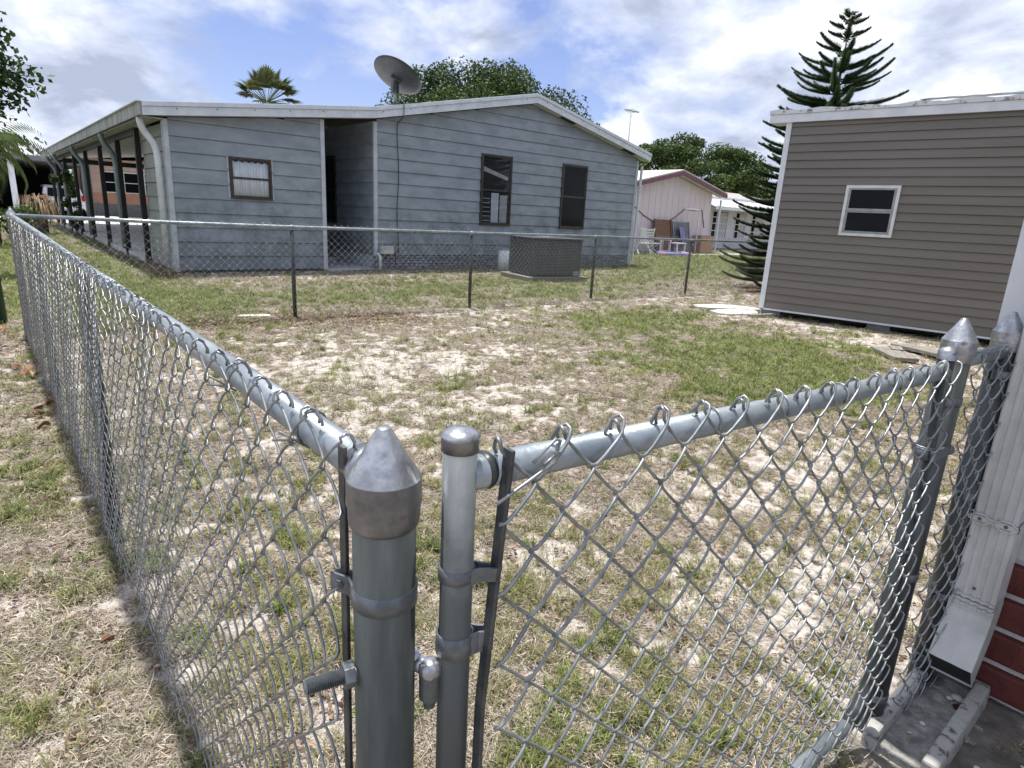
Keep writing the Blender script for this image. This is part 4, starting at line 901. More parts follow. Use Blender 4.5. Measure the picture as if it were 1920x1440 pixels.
def splash():
    o = (1.8, .295, 0); t = thing('splash_block', o, 'grey concrete splash block trough on the ground below the downspout', 'splash block')
    m = MB(o); m.box(1.56, 1.985, .25, .352, -.02, .024); m.build('trough_floor', M['conc'], t, bevel=.006)
    for y in (.236, .366):
        m = MB(o); m.box(1.55, 1.984, y-.0175, y+.0175, -.02, .060); m.build('trough_side', M['slabc'], t, bevel=.007)
    m = MB(o); m.box(1.986, 1.999, .222, .38, -.02, .055); m.build('trough_back', M['conc'], t, bevel=.004)
    rn = random.Random(5)
    for k, (x, y, s, z) in enumerate(((1.90, .27, .014, .03), (1.885, .285, .008, .028), (1.865, .262, .010, .028), (1.70, .17, .008, .004), (1.68, .165, .006, .004), (1.64, .14, .008, .004), (1.56, .42, .008, .004), (1.60, .43, .006, .004), (1.72, .30, .006, .027), (1.66, .31, .005, .026), (1.80, .10, .005, .003))):
        q = MB(); q.lathe([(.001, -.4), (.8, -.3), (1, 0), (.7, .35), (.001, .5)], n=7); ob = q.build('pebble', M['pebble'] if k != 2 else M['redbrick']); ob.location = (x, y, z+.002); ob.scale = (s*1.3, s, s*.8); ob.rotation_euler = (rn.uniform(-.3, .3), 0, rn.uniform(0, 6))
        where = ('largest white shell chip in the splash block below the downspout mouth', 'small white chip beside the largest shell chip in the splash block', 'reddish brick chip in the splash block behind the white chips', 'white chip on the dirt right of the splash block, nearest its side wall', 'smaller white chip next to one on the dirt right of the splash block', 'white chip on the dirt nearest the bottom edge of the photo', 'white chip left of the splash block nearest the gate', 'small white chip between the splash block and the far gate post', 'tiny chip in the middle of the splash block trough', 'tiny chip in the trough nearest its open end', 'tiny lone chip on the bare dirt furthest right of the splash block')
        tag(ob, where[k], 'stone chip', 'stone chips around the splash block')
splash()
def dirt_patch():
    n = 40; X, Y = np.meshgrid(np.linspace(1.35, 2.03, 60), np.linspace(-1.2, .50, 120)); e = np.minimum(np.minimum((X-1.35)/.18, (.50-Y)/.12), 1)
    Z = gz(X, Y)+.014*sstep(e, 0, 1)-.012+.010*(fbm(X, Y, 14, 6, 3)-.5)
    V = np.stack([X, Y, Z], -1).reshape(-1, 3); i = np.arange(119)[:, None]*60+np.arange(59)[None, :]; Fc = np.stack([i, i+1, i+61, i+60], -1).reshape(-1, 4)
    o = fmesh('dirt_strip', V, Fc, mat('grey_packed_dirt', (.11, .098, .082), (.21, .19, .165), sc=12, rough=.95, bump=.9, bsc=70, c3=(.40, .38, .34), hi=.6), smooth=True); o['kind'] = 'structure'
dirt_patch()

# ------------------------------------------------------------------ foliage
def leaf_cloud(n, centers, radii, size, up_bias=.3, seed=0, shell=.55, flat=1.0):
    g = np.random.default_rng(seed); idx = g.integers(0, len(centers), n); c = np.asarray(centers)[idx]; rr = np.asarray(radii)[idx]
    d = g.normal(size=(n, 3)); d /= np.linalg.norm(d, axis=1)[:, None]; q = shell+(1-shell)*g.uniform(0, 1, (n, 1))**.5
    p = c+d*rr[:, None]*q*np.array([1, 1, flat]); nrm = d*.6+g.normal(size=(n, 3))*.6+np.array([0, 0, up_bias]); nrm /= np.linalg.norm(nrm, axis=1)[:, None]
    t = np.cross(nrm, g.normal(size=(n, 3))); t /= np.linalg.norm(t, axis=1)[:, None]; b = np.cross(nrm, t); s = size*g.uniform(.5, 1.3, (n, 1))
    V = np.stack([p-t*s, p-b*s*.55, p+t*s, p+b*s*.55], 1).reshape(-1, 3); Fc = np.arange(4*n).reshape(-1, 4)
    tint = np.clip(g.uniform(0, 1, n)*.7+g.uniform(0, 1, len(centers))[idx]*.45, 0, 1)
    return V, Fc, tint
def tree(name, loc, label, crown_r, crown_h, trunk_h, nclump, nleaf, size, m, seed, cat='tree', trunk_r=.3, cl=(.12, .22), flat=.8, shell=.3, group=None):
    rn = random.Random(seed); t = thing(name, loc, label, cat, group); C0 = Vector((0, 0, trunk_h+crown_h*.35)); cs = []; rs = []
    for k in range(nclump):
        a = rn.uniform(0, 6.283); e = math.asin(rn.uniform(-.35, 1)); q = rn.uniform(.45, 1)**.6
        p = Vector((crown_r*q*math.cos(a)*math.cos(e), crown_r*q*math.sin(a)*math.cos(e), crown_h*.65*q*math.sin(e)))
        cs.append(C0+p); rs.append(crown_r*rn.uniform(*cl))
    V, Fc, T = leaf_cloud(nleaf, [tuple(c) for c in cs], rs, size, seed=seed, shell=shell, flat=flat)
    fmesh('crown', V, Fc, m, tint=T, parent=t)
    mb = MB(); mb.tube([(0, 0, -.1), (.05*trunk_r, 0, trunk_h*.5), (.1, .1, trunk_h)], [trunk_r*1.25, trunk_r, trunk_r*.8], 12)
    for c in cs[:max(10, nclump//3)]:
        mid = Vector((0, 0, trunk_h))*.45+c*.55+Vector((0, 0, -.12*crown_h)); mb.tube([(0.1, .1, trunk_h*.92), mid*.5+Vector((0, 0, trunk_h*.5)), mid, c], [trunk_r*.5, trunk_r*.32, trunk_r*.2, trunk_r*.07], 6)
    mb.build('trunk', M['bark'], t)
    return t
tree('oak_tree', (20.0, 27, 0), 'large dark green oak crown rising behind the blue grey house roof', 5.5, 4.9, 3.0, 120, 84000, .085, M['oak'], 3, trunk_r=.45, cl=(.13, .24))
tree('oak_tree', (45.3, 32.2, 0), 'spreading oak with sky gaps behind the pink house', 5.9, 4.6, 3.2, 90, 48000, .12, M['oak2'], 8, trunk_r=.5, cl=(.12, .22), flat=.55, shell=.2)
tree('oak_tree', (52.5, 27.0, 0), 'smaller low round tree right of the spreading oak, behind the pine', 4.4, 3.0, 1.8, 45, 18000, .14, M['oak2'], 11, trunk_r=.35)

def norfolk():
    loc = Vector((13.2, 6.25, 0)); t = thing('norfolk_pine', loc, 'tall layered norfolk island pine standing behind the corner of the taupe shed', 'pine tree'); t.rotation_euler = (.012, .016, 0)
    Hh = 5.30; MB().tube([(0, 0, -.1), (0, 0, Hh*.5), (.02, 0, Hh-.06)], [.09, .055, .008], 10).build('trunk', M['bark'], t)
    rn = random.Random(12); V = []; Fc = []; T = []
    def cone(p, d, l, r, tn):
        d = d.normalized(); u = d.cross(Vector((0, 0, 1))); 
        if u.length < .1: u = Vector((1, 0, 0))
        u.normalize(); w = d.cross(u); b = len(V)
        for k in range(3): a = 2.094*k; V.append(p+(u*math.cos(a)+w*math.sin(a))*r)
        for k in range(3): a = 2.094*k; V.append(p+d*l*.6+(u*math.cos(a)+w*math.sin(a))*r*.9)
        V.append(p+d*l)
        for k in range(3):
            j = (k+1) % 3; Fc.append((b+k, b+j, b+3+j)); Fc.append((b+k, b+3+j, b+3+k)); Fc.append((b+3+k, b+3+j, b+6)); T.extend([tn]*3)
    z = .18; wood = MB()
    while z < Hh-.03:
        f = z/Hh; L_ = 1.62-.72*f if f < .72 else .16+.94*((1-f)/.28)**.9
        nb = 4 if f > .87 else 6 if f > .6 else 9; a0 = rn.uniform(0, 6.283)
        for k in range(nb):
            a = a0+2*math.pi*k/nb+rn.uniform(-.15, .15); l = L_*rn.uniform(.68, 1.15); n = max(5, int(l/.032)); p = Vector((0, 0, z+rn.uniform(-.07, .07))); pts = [p.copy()]
            rise = .10 if f < .7 else .26
            for i in range(n):
                q = i/n; el = rise-.30*math.sin(q*3.1)*(1-f)+(.42 if f < .7 else .45)*q*q; d = Vector((math.cos(a)*math.cos(el), math.sin(a)*math.cos(el), math.sin(el))); p = p+d*l/n; pts.append(p.copy())
                if q < .08: continue
                side = d.cross(Vector((0, 0, 1))).normalized(); tw = (.24 if f < .72 else .19)*(1-q*.68)*rn.uniform(.8, 1.15); tn = rn.uniform(0, 1)
                for sg in (-1, 1):
                    cone(p, d*.75+side*sg*.85+Vector((0, 0, .35)), tw, .0095, tn); cone(p, d*.85+side*sg*.42+Vector((0, 0, .75)), tw*.85, .009, tn); cone(p, d*.8+side*sg*.6+Vector((0, 0, -.25)), tw*.6, .0085, tn)
            cone(p, pts[-1]-pts[-2], .05, .010, .5); 
            wood.tube(pts[::2] if len(pts) > 4 else pts, .010, 5)
        z += (.14 if f < .62 else .15 if f < .8 else .27 if f < .94 else .13)*rn.uniform(.9, 1.1)
    fmesh('needles', V, Fc, M['pine'], tint=T, parent=t); wood.build('branches', M['pine'], t)
norfolk()

def fan_palm(loc, h, label):
    t = thing('palm_tree', loc, label, 'palm tree'); MB().tube([(0, 0, -.1), (.1, 0, h*.5), (0, 0, h)], [.2, .17, .16], 10).build('trunk', M['bark'], t)
    rn = random.Random(4); V = []; Fc = []; T = []
    for k in range(54):
        a = rn.uniform(0, 6.283); el = rn.uniform(-.9, 1.35); dead = el < -.3; ln = rn.uniform(.9, 1.3); d = Vector((math.cos(a)*math.cos(el), math.sin(a)*math.cos(el), math.sin(el))); c = Vector((0, 0, h))+d*ln
        s = d.cross(Vector((0, 0, 1))); s = s.normalized() if s.length > .1 else Vector((1, 0, 0)); u = s.cross(d)
        for i in range(17):
            g = (i-8)/8*1.25; dd = (d*math.cos(g)+s*math.sin(g)+Vector((0, 0, -.15 if not dead else -.8))).normalized(); l = .9*(1-.3*abs(g)); w = .06; b = len(V); pp = dd.cross(u).normalized()*w
            V.extend([c-pp*.5, c+pp*.5, c+dd*l*.6+pp, c+dd*l*.6-pp, c+dd*l+Vector((0, 0, -.12))]); Fc.extend([(b, b+1, b+2, b+3), (b+3, b+2, b+4, b+4)]); T.extend([1.0 if dead else rn.uniform(0, .6)]*2)
        b = len(V); V.extend([Vector((0, 0, h-.05)), Vector((0, 0, h+.0)), c+u*.02, c-u*.02]); Fc.append((b, b+1, b+2, b+3)); T.append(.5)
    Fc = [f for f in Fc]; fmesh('fronds', V, Fc, M['palm'], tint=T, parent=t)
fan_palm((13.4, 38.3, 0), 6.75, 'fan palm head rising above the left part of the blue grey roof')

def left_plants():
    # tree whose leafy twigs hang into the top left corner
    loc = Vector((-1.3, 13.2, 0)); t = thing('broadleaf_tree', loc, 'tree at the left edge with dark leafy twigs hanging against the sky', 'tree')
    rn = random.Random(6); V = []; Fc = []; T = []; tw = MB()
    tw.tube([(0, 0, -.1), (.05, 0, 1.5), (.3, -.1, 2.6)], [.13, .11, .08], 10)
    ends = [(1.75, -.9, 3.62), (1.85, -.95, 3.45), (1.6, -.8, 3.85), (1.72, -.85, 3.25), (2.05, -.9, 3.05), (2.22, -1.1, 2.86), (2.0, -1.0, 2.60), (1.8, -.9, 2.5), (1.9, -1.0, 3.35), (1.6, -.8, 3.5), (1.7, -.6, 2.35), (1.95, -1.0, 2.82)]+[(rn.uniform(-1, 1.5), rn.uniform(-1.5, 1.0), rn.uniform(2.3, 4.2)) for _ in range(26)]
    for e in ends:
        e = Vector(e); mid = Vector((.3, -.1, 2.6))*.5+e*.5+Vector((0, 0, .12)); pts = [Vector((.3, -.1, 2.55)), mid, e]; tw.tube(pts, [.03, .016, .005], 5)
        for i in range(125):
            q = rn.uniform(.45, 1.06); p = (mid*(1-q)+e*q) if True else e; p = p+Vector((rn.gauss(0, .09), rn.gauss(0, .09), rn.gauss(0, .085)-.03))
            d = Vector((rn.uniform(-1, 1), rn.uniform(-1, 1), rn.uniform(-1, .3))).normalized(); s = d.cross(Vector((rn.uniform(-1, 1), rn.uniform(-1, 1), rn.uniform(-1, 1)))).normalized(); l = rn.uniform(.06, .13); w = l*.30; b = len(V)
            V.extend([p, p+d*l*.5+s*w, p+d*l, p+d*l*.5-s*w]); Fc.append((b, b+1, b+2, b+3)); T.append(rn.uniform(0, 1))
    fmesh('leaves', V, Fc, M['sealeaf'], tint=T, parent=t); tw.build('trunk', M['bark'], t)
    # feathery drooping palm
    loc = Vector((.25, 18.7, 0)); t = thing('feather_palm', loc, 'drooping feathery light green palm at the left edge beside the porch', 'palm tree')
    MB().tube([(0, 0, -.1), (.03, 0, 2.0)], [.11, .09], 10).build('trunk', M['galv'] if False else M['bark'], t); V = []; Fc = []; T = []
    for k in range(30):
        a = rn.uniform(0, 6.283); l = rn.uniform(1.1, 1.65); p = Vector((0, 0, 2.1)); el = rn.uniform(.1, 1.3); n = 22
        for i in range(n):
            q = i/n; e = el-2.1*q; d = Vector((math.cos(a)*math.cos(e), math.sin(a)*math.cos(e), math.sin(e))); p = p+d*l/n; s = d.cross(Vector((0, 0, 1))).normalized(); tn = rn.uniform(0, 1)
            for sg in (-1, 1):
                dd = (d*.6+s*sg*.7+Vector((0, 0, -.5))).normalized(); w = dd.cross(d).normalized()*.010; ll = .34*math.sin(min(3.0, q*3+.4)); b = len(V)
                V.extend([p-w, p+w, p+dd*ll*.6+w+Vector((0, 0, -.02)), p+dd*ll+Vector((0, 0, -.10))]); Fc.append((b, b+1, b+2, b+3)); T.append(tn)
    fmesh('fronds', V, Fc, M['bottle'], tint=T, parent=t)
    # shaggy brown stump plant, sapling and bushes
    loc = Vector((1.45, 24.0, 0)); t = thing('dead_palm', loc, 'low shaggy brown dead palm skirt beside the driveway at left', 'dead plant'); V = []; Fc = []; T = []
    MB().tube([(0, 0, -.1), (0, 0, .9)], .18, 10).build('trunk', M['bark'], t)
    for k in range(420):
        a = rn.uniform(0, 6.283); l = rn.uniform(.5, .9); z0 = rn.uniform(.8, 1.1); p = Vector((.1*math.cos(a), .1*math.sin(a), z0)); w_ = rn.uniform(.15, .42); m_ = p+Vector((w_*math.cos(a), w_*math.sin(a), rn.uniform(-.1, .12))); e = p+Vector((w_*1.35*math.cos(a+rn.gauss(0, .2)), w_*1.35*math.sin(a+rn.gauss(0, .2)), -l)); s = Vector((-math.sin(a), math.cos(a), 0))*.010; b = len(V)
        V.extend([p-s, p+s, m_+s, m_-s, e]); Fc.extend([(b, b+1, b+2, b+3), (b+3, b+2, b+4, b+4)]); T.extend([rn.uniform(0, 1)]*2)
    fmesh('fronds', V, Fc, M['deadfrond'], tint=T, parent=t)
    for (x, y, h, r_, lab, mt, sd) in ((2.35, 24.3, 1.9, .35, 'small sapling with yellow green top in front of the carport', 'bush', 31), (.75, 21.5, .75, .6, 'low dark green shrub at the left edge behind the fence corner', 'bush', 32), (.15, 20.5, .8, .55, 'low shrub under the feathery palm', 'bush', 33), (-.9, 26, 1.2, 1.0, 'rounded shrub further left behind the feathery palm', 'bush', 34)):
        t = thing('shrub', (x, y, 0), lab, 'shrub', 'shrubs by the carport'); rs_ = random.Random(sd); n = 14
        cs = [(rs_.gauss(0, r_*.5), rs_.gauss(0, r_*.5), rs_.uniform(.15, 1)*h) for _ in range(n)]
        V, Fc, T = leaf_cloud(1600, cs, [r_*.42]*n, .05, seed=sd, shell=.1); fmesh('foliage', V, Fc, M[mt], tint=T, parent=t)
        mb = MB(); [mb.tube([(0, 0, -.05), (c[0]*.5, c[1]*.5, c[2]*.6), c], [.02, .014, .006], 5) for c in cs[:7]]; mb.build('stem', M['bark'], t)
    # dry twiggy plant at the near house's left corner
    loc = Vector((2.2, 11.2, 0)); mb = MB(loc); rn = random.Random(9)
    for k in range(46):
        a = rn.uniform(0, 6.283); p = loc+Vector((rn.gauss(0, .12), rn.gauss(0, .12), 0)); d = Vector((math.cos(a)*.6, math.sin(a)*.6, rn.uniform(.2, .9))); pts = [p]
        for i in range(4): d = (d+Vector((rn.gauss(0, .35), rn.gauss(0, .35), rn.gauss(0, .25)))).normalized(); pts.append(pts[-1]+d*.11)
        for q in pts: q.z = max(q.z, .01)
        mb.tube(pts, [.006, .005, .004, .003, .002], 4)
    o = mb.build('dry_shrub', M['conc']); o.data.materials[0] = M['deadfrond']; tag(o, 'tangle of bare pale twigs at the left corner of the blue grey house', 'dry plant')
left_plants()

def loose_leaves():
    rn = random.Random(44)
    spots = [(.13, 5.45), (.10, 5.6), (.17, 5.3), (.08, 5.35), (.15, 4.42), (.17, 4.5), (.13, 4.33), (.18, 4.36), (.16, 4.05), (.1, 6.9), (.02, 7.2), (.15, 1.9), (.05, 7.0)]
    desc = ['curled rusty leaf lying deepest in the pile left of the fence', 'tan leaf on the outer side of the leaf pile left of the fence', 'tan leaf nearest the wire in the leaf pile', 'pale leaf at the outer edge of the leaf pile', 'orange brown leaf in the cluster below the leaf pile', 'orange leaf at the back of the lower cluster', 'dark rusty leaf at the front of the lower cluster', 'orange leaf touching the wire in the lower cluster', 'single tan leaf nearest the viewer side of the lower cluster', 'rusty leaf beside the dark green bin', 'rusty leaf left of the green bin base', 'single dark brown leaf against the wire low on the left fence', 'rusty leaf in front of the green bin']
    for (x, y), lb in zip(spots, desc):
        n = 8; vs = []; L_ = .085; W_ = .034; cu = rn.uniform(.6, 1.5)
        for i in range(n+1):
            q = i/n; w = W_*math.sin(math.pi*min(.98, q*.92+.05))**.8; z = .02*cu*math.sin(q*3.1)
            vs += [(q*L_, -w, z+.018*cu), (q*L_, 0, z), (q*L_, w, z+.022*cu)]
        fs = [(3*i+k, 3*i+k+1, 3*i+4+k, 3*i+3+k) for i in range(n) for k in range(2)]
        o = MB().add(vs, fs, True).build('dead_leaf', M['leafred'], tint=[rn.uniform(0, 1)]*len(fs)); so = o.modifiers.new('th', 'SOLIDIFY'); so.thickness = .0008
        o.scale = [.45 if y < 2 else .8]*3; o.location = (x, y, float(gz(x, y))+.01); o.rotation_euler = (rn.uniform(-.5, .5), rn.uniform(-.4, .4), rn.uniform(0, 6.28)); tag(o, lb, 'leaf', 'dead leaves along the left fence')
loose_leaves()

# ------------------------------------------------------------------ green bin at the left edge
def gbin():
    o = (.02, 7.75, 0); t = thing('utility_post', o, 'dark green rounded plastic post standing at the left edge beyond the fence', 'post')
    MB(o).lathe([(.001, 0), (.075, 0), (.072, .40), (.08, .405), (.08, .44), (.05, .47), (.001, .475)], o, 24).build('body', M['gbin'], t)
gbin()

# ------------------------------------------------------------------ neighbours on the right
def pink_house():
    o = (21.2, 17.5, 0); t = thing('pink_house', o, 'pale pink house with purple roof trim beyond the lawn', 'house'); Y = 17.5
    def zr(x): return 2.90+(x-21.0)*(3.50-2.90)/2.75 if x < 23.75 else 3.50+(x-23.75)*(2.72-3.50)/3.6
    E = 26.75; MB(o).prism([(18.0, 0), (E, 0), (E, zr(E)-.2), (23.75, zr(23.75)-.2), (18.0, zr(18)-.2)], 'y', Y+.03, Y+9).build('wall', M['pink'], t)
    x = 18.0
    while x < E-.05:
        b = min(x+.405, E); pts = [(x+.006, .05), (b-.006, .05), (b-.006, zr(b)-.16), (x+.006, zr(x)-.16)]
        MB(o).prism(pts, 'y', Y+.008, Y+.028).build('wall_panel', M['pink'], t); x += .41
    for a, b in ((17.8, 23.748), (23.752, 27.35)):
        MB(o).prism([(a, zr(a)-.17), (b, zr(b)-.17), (b, zr(b)), (a, zr(a))], 'y', Y-.42, Y-.36).build('fascia', M['purple'], t)
        MB(o).prism([(a, zr(a)-.14), (b, zr(b)-.14), (b, zr(b)-.12), (a, zr(a)-.12)], 'y', Y-.358, Y+.03).build('soffit', M['soffit'], t)
        MB(o).prism([(a, zr(a)+.003), (b, zr(b)+.003), (b, zr(b)+.06), (a, zr(a)+.06)], 'y', Y-.40, Y+9).build('roof', M['slab'], t)
    MB(o).box(E+.15, E+.22, Y-.40, Y-.33, .1, zr(27.2)-.3).build('downspout', M['fascia'], t)
    P = [(21.1, 1.9), (21.8, 1.55), (22.6, 1.28), (23.3, 1.27), (24.0, 1.55), (24.72, 1.97), (25.4, 1.90), (26.0, 1.96), (26.2, 1.5), (26.35, 1.15)]; mb = MB(o); mb.tube([(x, Y-.02, z) for x, z in P], .018, 6); mb.build('cable', M['bar'], t)
pink_house()
def white_house():
    o = (31, 21.0, 0); t = thing('white_house', o, 'white house with metal awning and curtained windows right of the pink house', 'house'); k = 21/22
    Y = 21.0; s = lambda x: x*k
    x0, x1 = 31.0, 40.5
    MB(o).box(x0, x1, Y+.04, Y+6, 0, 2.9).build('wall', M['whsid'], t)
    for i in range(5): MB(o).box(x0, x1, Y+.0, Y+.038, .02+i*.11, .02+i*.11+.104).build('siding_board', M['whsid'], t)
    MB(o).box(x0, x1, Y+.0, Y+.038, 2.14, 2.5).build('header_board', M['whsid'], t)
    for a, b in ((31.0, 32.3), (34.0, 34.75), (36.0, 36.6), (38, 40.5)): MB(o).box(a, b, Y, Y+.038, .58, 2.14).build('wall_panel', M['whsid'], t)
    for a, b in ((32.32, 33.98), (34.77, 35.98), (36.62, 37.98)):
        mb = MB(o); mb.box(a, a+.06, Y-.02, Y+.04, .58, 2.13); mb.box(b-.06, b, Y-.02, Y+.04, .58, 2.13)
        for z in (.58, 1.0, 1.4, 1.75, 2.08): mb.box(a+.06, b-.06, Y-.018, Y+.03, z, z+.045)
        w = mb.build('window', M['winw'], t)
        MB(o).box(a+.06, b-.06, Y+.005, Y+.012, .6, 2.1).build('pane', M['glass'], w)
        n = 14; vs = []
        for i in range(n+1): xx = a+.45+(b-a-.55)*i/n; vs += [(xx-.12*math.sin(0), Y+.0+.004*math.sin(i*1.6), .62), (xx, Y+.0+.004*math.sin(i*1.6), 2.05)]
        MB(o).add(vs, [(2*i, 2*i+1, 2*i+3, 2*i+2) for i in range(n)], True).build('curtain', M['curtw'], w)
    # awning: corrugated ribs
    for i in range(34):
        a = 30.7+i*.30; MB(o).prism([(Y-1.2, 2.26), (Y+.4, 2.86), (Y+.4, 2.90), (Y-1.2, 2.30+.02*(i % 2))], 'x', a, a+.285).build('awning_panel', M['roof'], t)
    MB(o).box(30.7, 40.9, Y-1.25, Y-1.205, 2.15, 2.32).build('awning_fascia', M['whitet'], t)
    MB(o).prism([(Y+.42, 2.88), (Y+3.5, 3.5), (Y+6.3, 2.9), (Y+6.3, 2.84)], 'x', 30.5, 41).build('roof', M['shingle'], t)
white_house()
def yard_things():
    def loungeset(x, y, rz, label, s=1.0):
        t = thing('folding_chair', (x, y, 0), label, 'chair', None, rz)
        for sx in (-.26, .26):
            MB().beam((sx, -.3, .02), (sx, .28, .46), .035, .035).build('leg', M['chair'], t); MB().beam((sx, .3, .02), (sx, -.28, .46), .035, .035).build('leg', M['chair'], t)
            MB().beam((sx, -.3, .62), (sx, .3, .62), .045, .03).build('armrest', M['chair'], t); MB().beam((sx, .26, .40), (sx, .42, 1.05), .035, .03).build('back_frame', M['chair'], t)
        for k in range(5): MB().box(-.25, .25, -.28+k*.11, -.20+k*.11, .44, .465).build('seat_slat', M['chair'], t)
        for k in range(5): MB().beam((-.25, .28+k*.03, .55+k*.11), (.25, .28+k*.03, .55+k*.11), .02, .07).build('back_slat', M['chair'], t)
        return t
    loungeset(21.35, 16.6, .3, 'white slatted folding chair standing half behind the blue grey house')
    loungeset(20.6, 16.4, 2.6, 'white folding chair hidden mostly behind the blue grey house corner')
    def table(x, y, w, h, label, grp='small white tables by the pink house'):
        t = thing('side_table', (x, y, 0), label, 'table', grp)
        MB().box(-w/2, w/2, -.25, .25, h-.04, h).build('table_top', M['chair'], t)
        for sx in (-1, 1):
            for sy in (-1, 1): MB().box(sx*(w/2-.03)-.025, sx*(w/2-.03)+.025, sy*.2-.025, sy*.2+.025, 0, h-.04).build('leg', M['chair'], t)
        MB().box(-w/2+.06, w/2-.06, -.21, -.18, .12, .16).build('stretcher', M['chair'], t)
    table(22.2, 16.7, .72, .62, 'taller white side table next to the white folding chair'); table(22.75, 16.3, .60, .50, 'lower white side table in front of the grey panel')
    # purple lawn chair
    t = thing('lawn_chair', (24.25, 16.75, 0), 'purple webbed folding lawn chair leaning in front of the grey panel', 'chair', rz=.35)
    MB().beam((-.2, .0, .55), (.22, .0, .48), .5, .03, (0, 1, 0)).build('seat', M['purpf'], t) if False else MB().box(-.27, .27, -.25, .25, .42, .445).build('seat', M['purpf'], t)
    m = MB(); m.obox((0, .33, .80), (.27, 0, 0), (0, .10, .36), (0, .01, -.003)); m.build('backrest', M['purpf'], t)
    for sx in (-.3, .3):
        MB().tube([(sx, -.32, 0), (sx, .2, .62), (sx, -.3, .66)], .015, 6).build('leg', M['galv'], t); MB().tube([(sx, .35, 0), (sx, -.25, .43)], .015, 6).build('leg', M['galv'], t); MB().tube([(sx, .22, .42), (sx, .45, 1.2)], .015, 6).build('back_frame', M['galv'], t)
    # leaning boards against the pink wall
    def lean(name, x0, x1, h, lab, m, cat, y=17.1):
        t = thing(name, ((x0+x1)/2, y, 0), lab, cat); mb = MB(); w = (x1-x0)/2; mb.obox((0, .12, h/2), (w, 0, 0), (0, .14, h/2), (0, .02, -.01)); mb.build('board', m, t, bevel=.02)
        for s in (-1, 1): MB().beam((s*w*.98, -.05, .02), (s*w*.98, .22, h+.02), .05, .05).build('leg', m if m != M['grey'] else M['galv'], t)
    lean('tabletop', 22.35, 23.5, 1.42, 'brown table top leaning on its edge against the pink wall', M['brownw'], 'table top')
    lean('metal_panel', 23.62, 24.85, 1.36, 'dark grey panel with metal frame leaning against the pink wall', M['grey'], 'panel')
    t = thing('cardboard_box', (25.85, 17.1, 0), 'brown cardboard box near the right end of the pink wall', 'box'); MB().box(-.55, .45, -.25, .25, 0, .80).build('body', M['card'], t, bevel=.01); MB().box(-.56, .46, -.26, .0, .802, .815).build('flap', M['card'], t)
    t = thing('pipe_frame', (24.9, 16.95, 0), 'thin white pipe stand with a crossbar in front of the pink wall', 'pipe frame'); MB().tube([(.15, 0, 0), (.15, 0, 1.93)], .022, 8).build('upright', M['chair'], t); MB().tube([(-.95, 0, 1.93), (.18, 0, 1.93)], .035, 8).build('crossbar', M['chair'], t)
    t = thing('play_pool', (22.0, 15.9, 0), 'shallow pale plastic paddling pool with a coloured rim in front of the white tables', 'paddling pool'); MB().lathe([(.001, .02), (.62, .02), (.68, .14), (.72, .15), (.70, .02)], n=28).build('basin', M['colored'], t)
    # stones along the slab edge by the pink house
    o = MB((25.5, 16.5, 0)).box(21.0, 28.4, 16.0, 17.45, -.03, .02).build('patio', M['slab']); o['kind'] = 'structure'
    t = thing('antenna', (16.75, 14.38, 0), 'thin television antenna on a mast rising behind the right roof slope', 'antenna'); MB().tube([(0, 0, 0), (.0, 0, 4.72)], .02, 6).build('pole', M['galv'], t)
    MB().beam((-.18, .12, 4.76), (.22, -.14, 4.70), .035, .03).build('boom', M['galv'], t)
    for k in range(5): MB().tube([(-.16+.085*k, -.2, 4.75-.01*k), (-.16+.085*k, .2, 4.75-.01*k)], .008, 4).build('element', M['galv'], t)
yard_things()

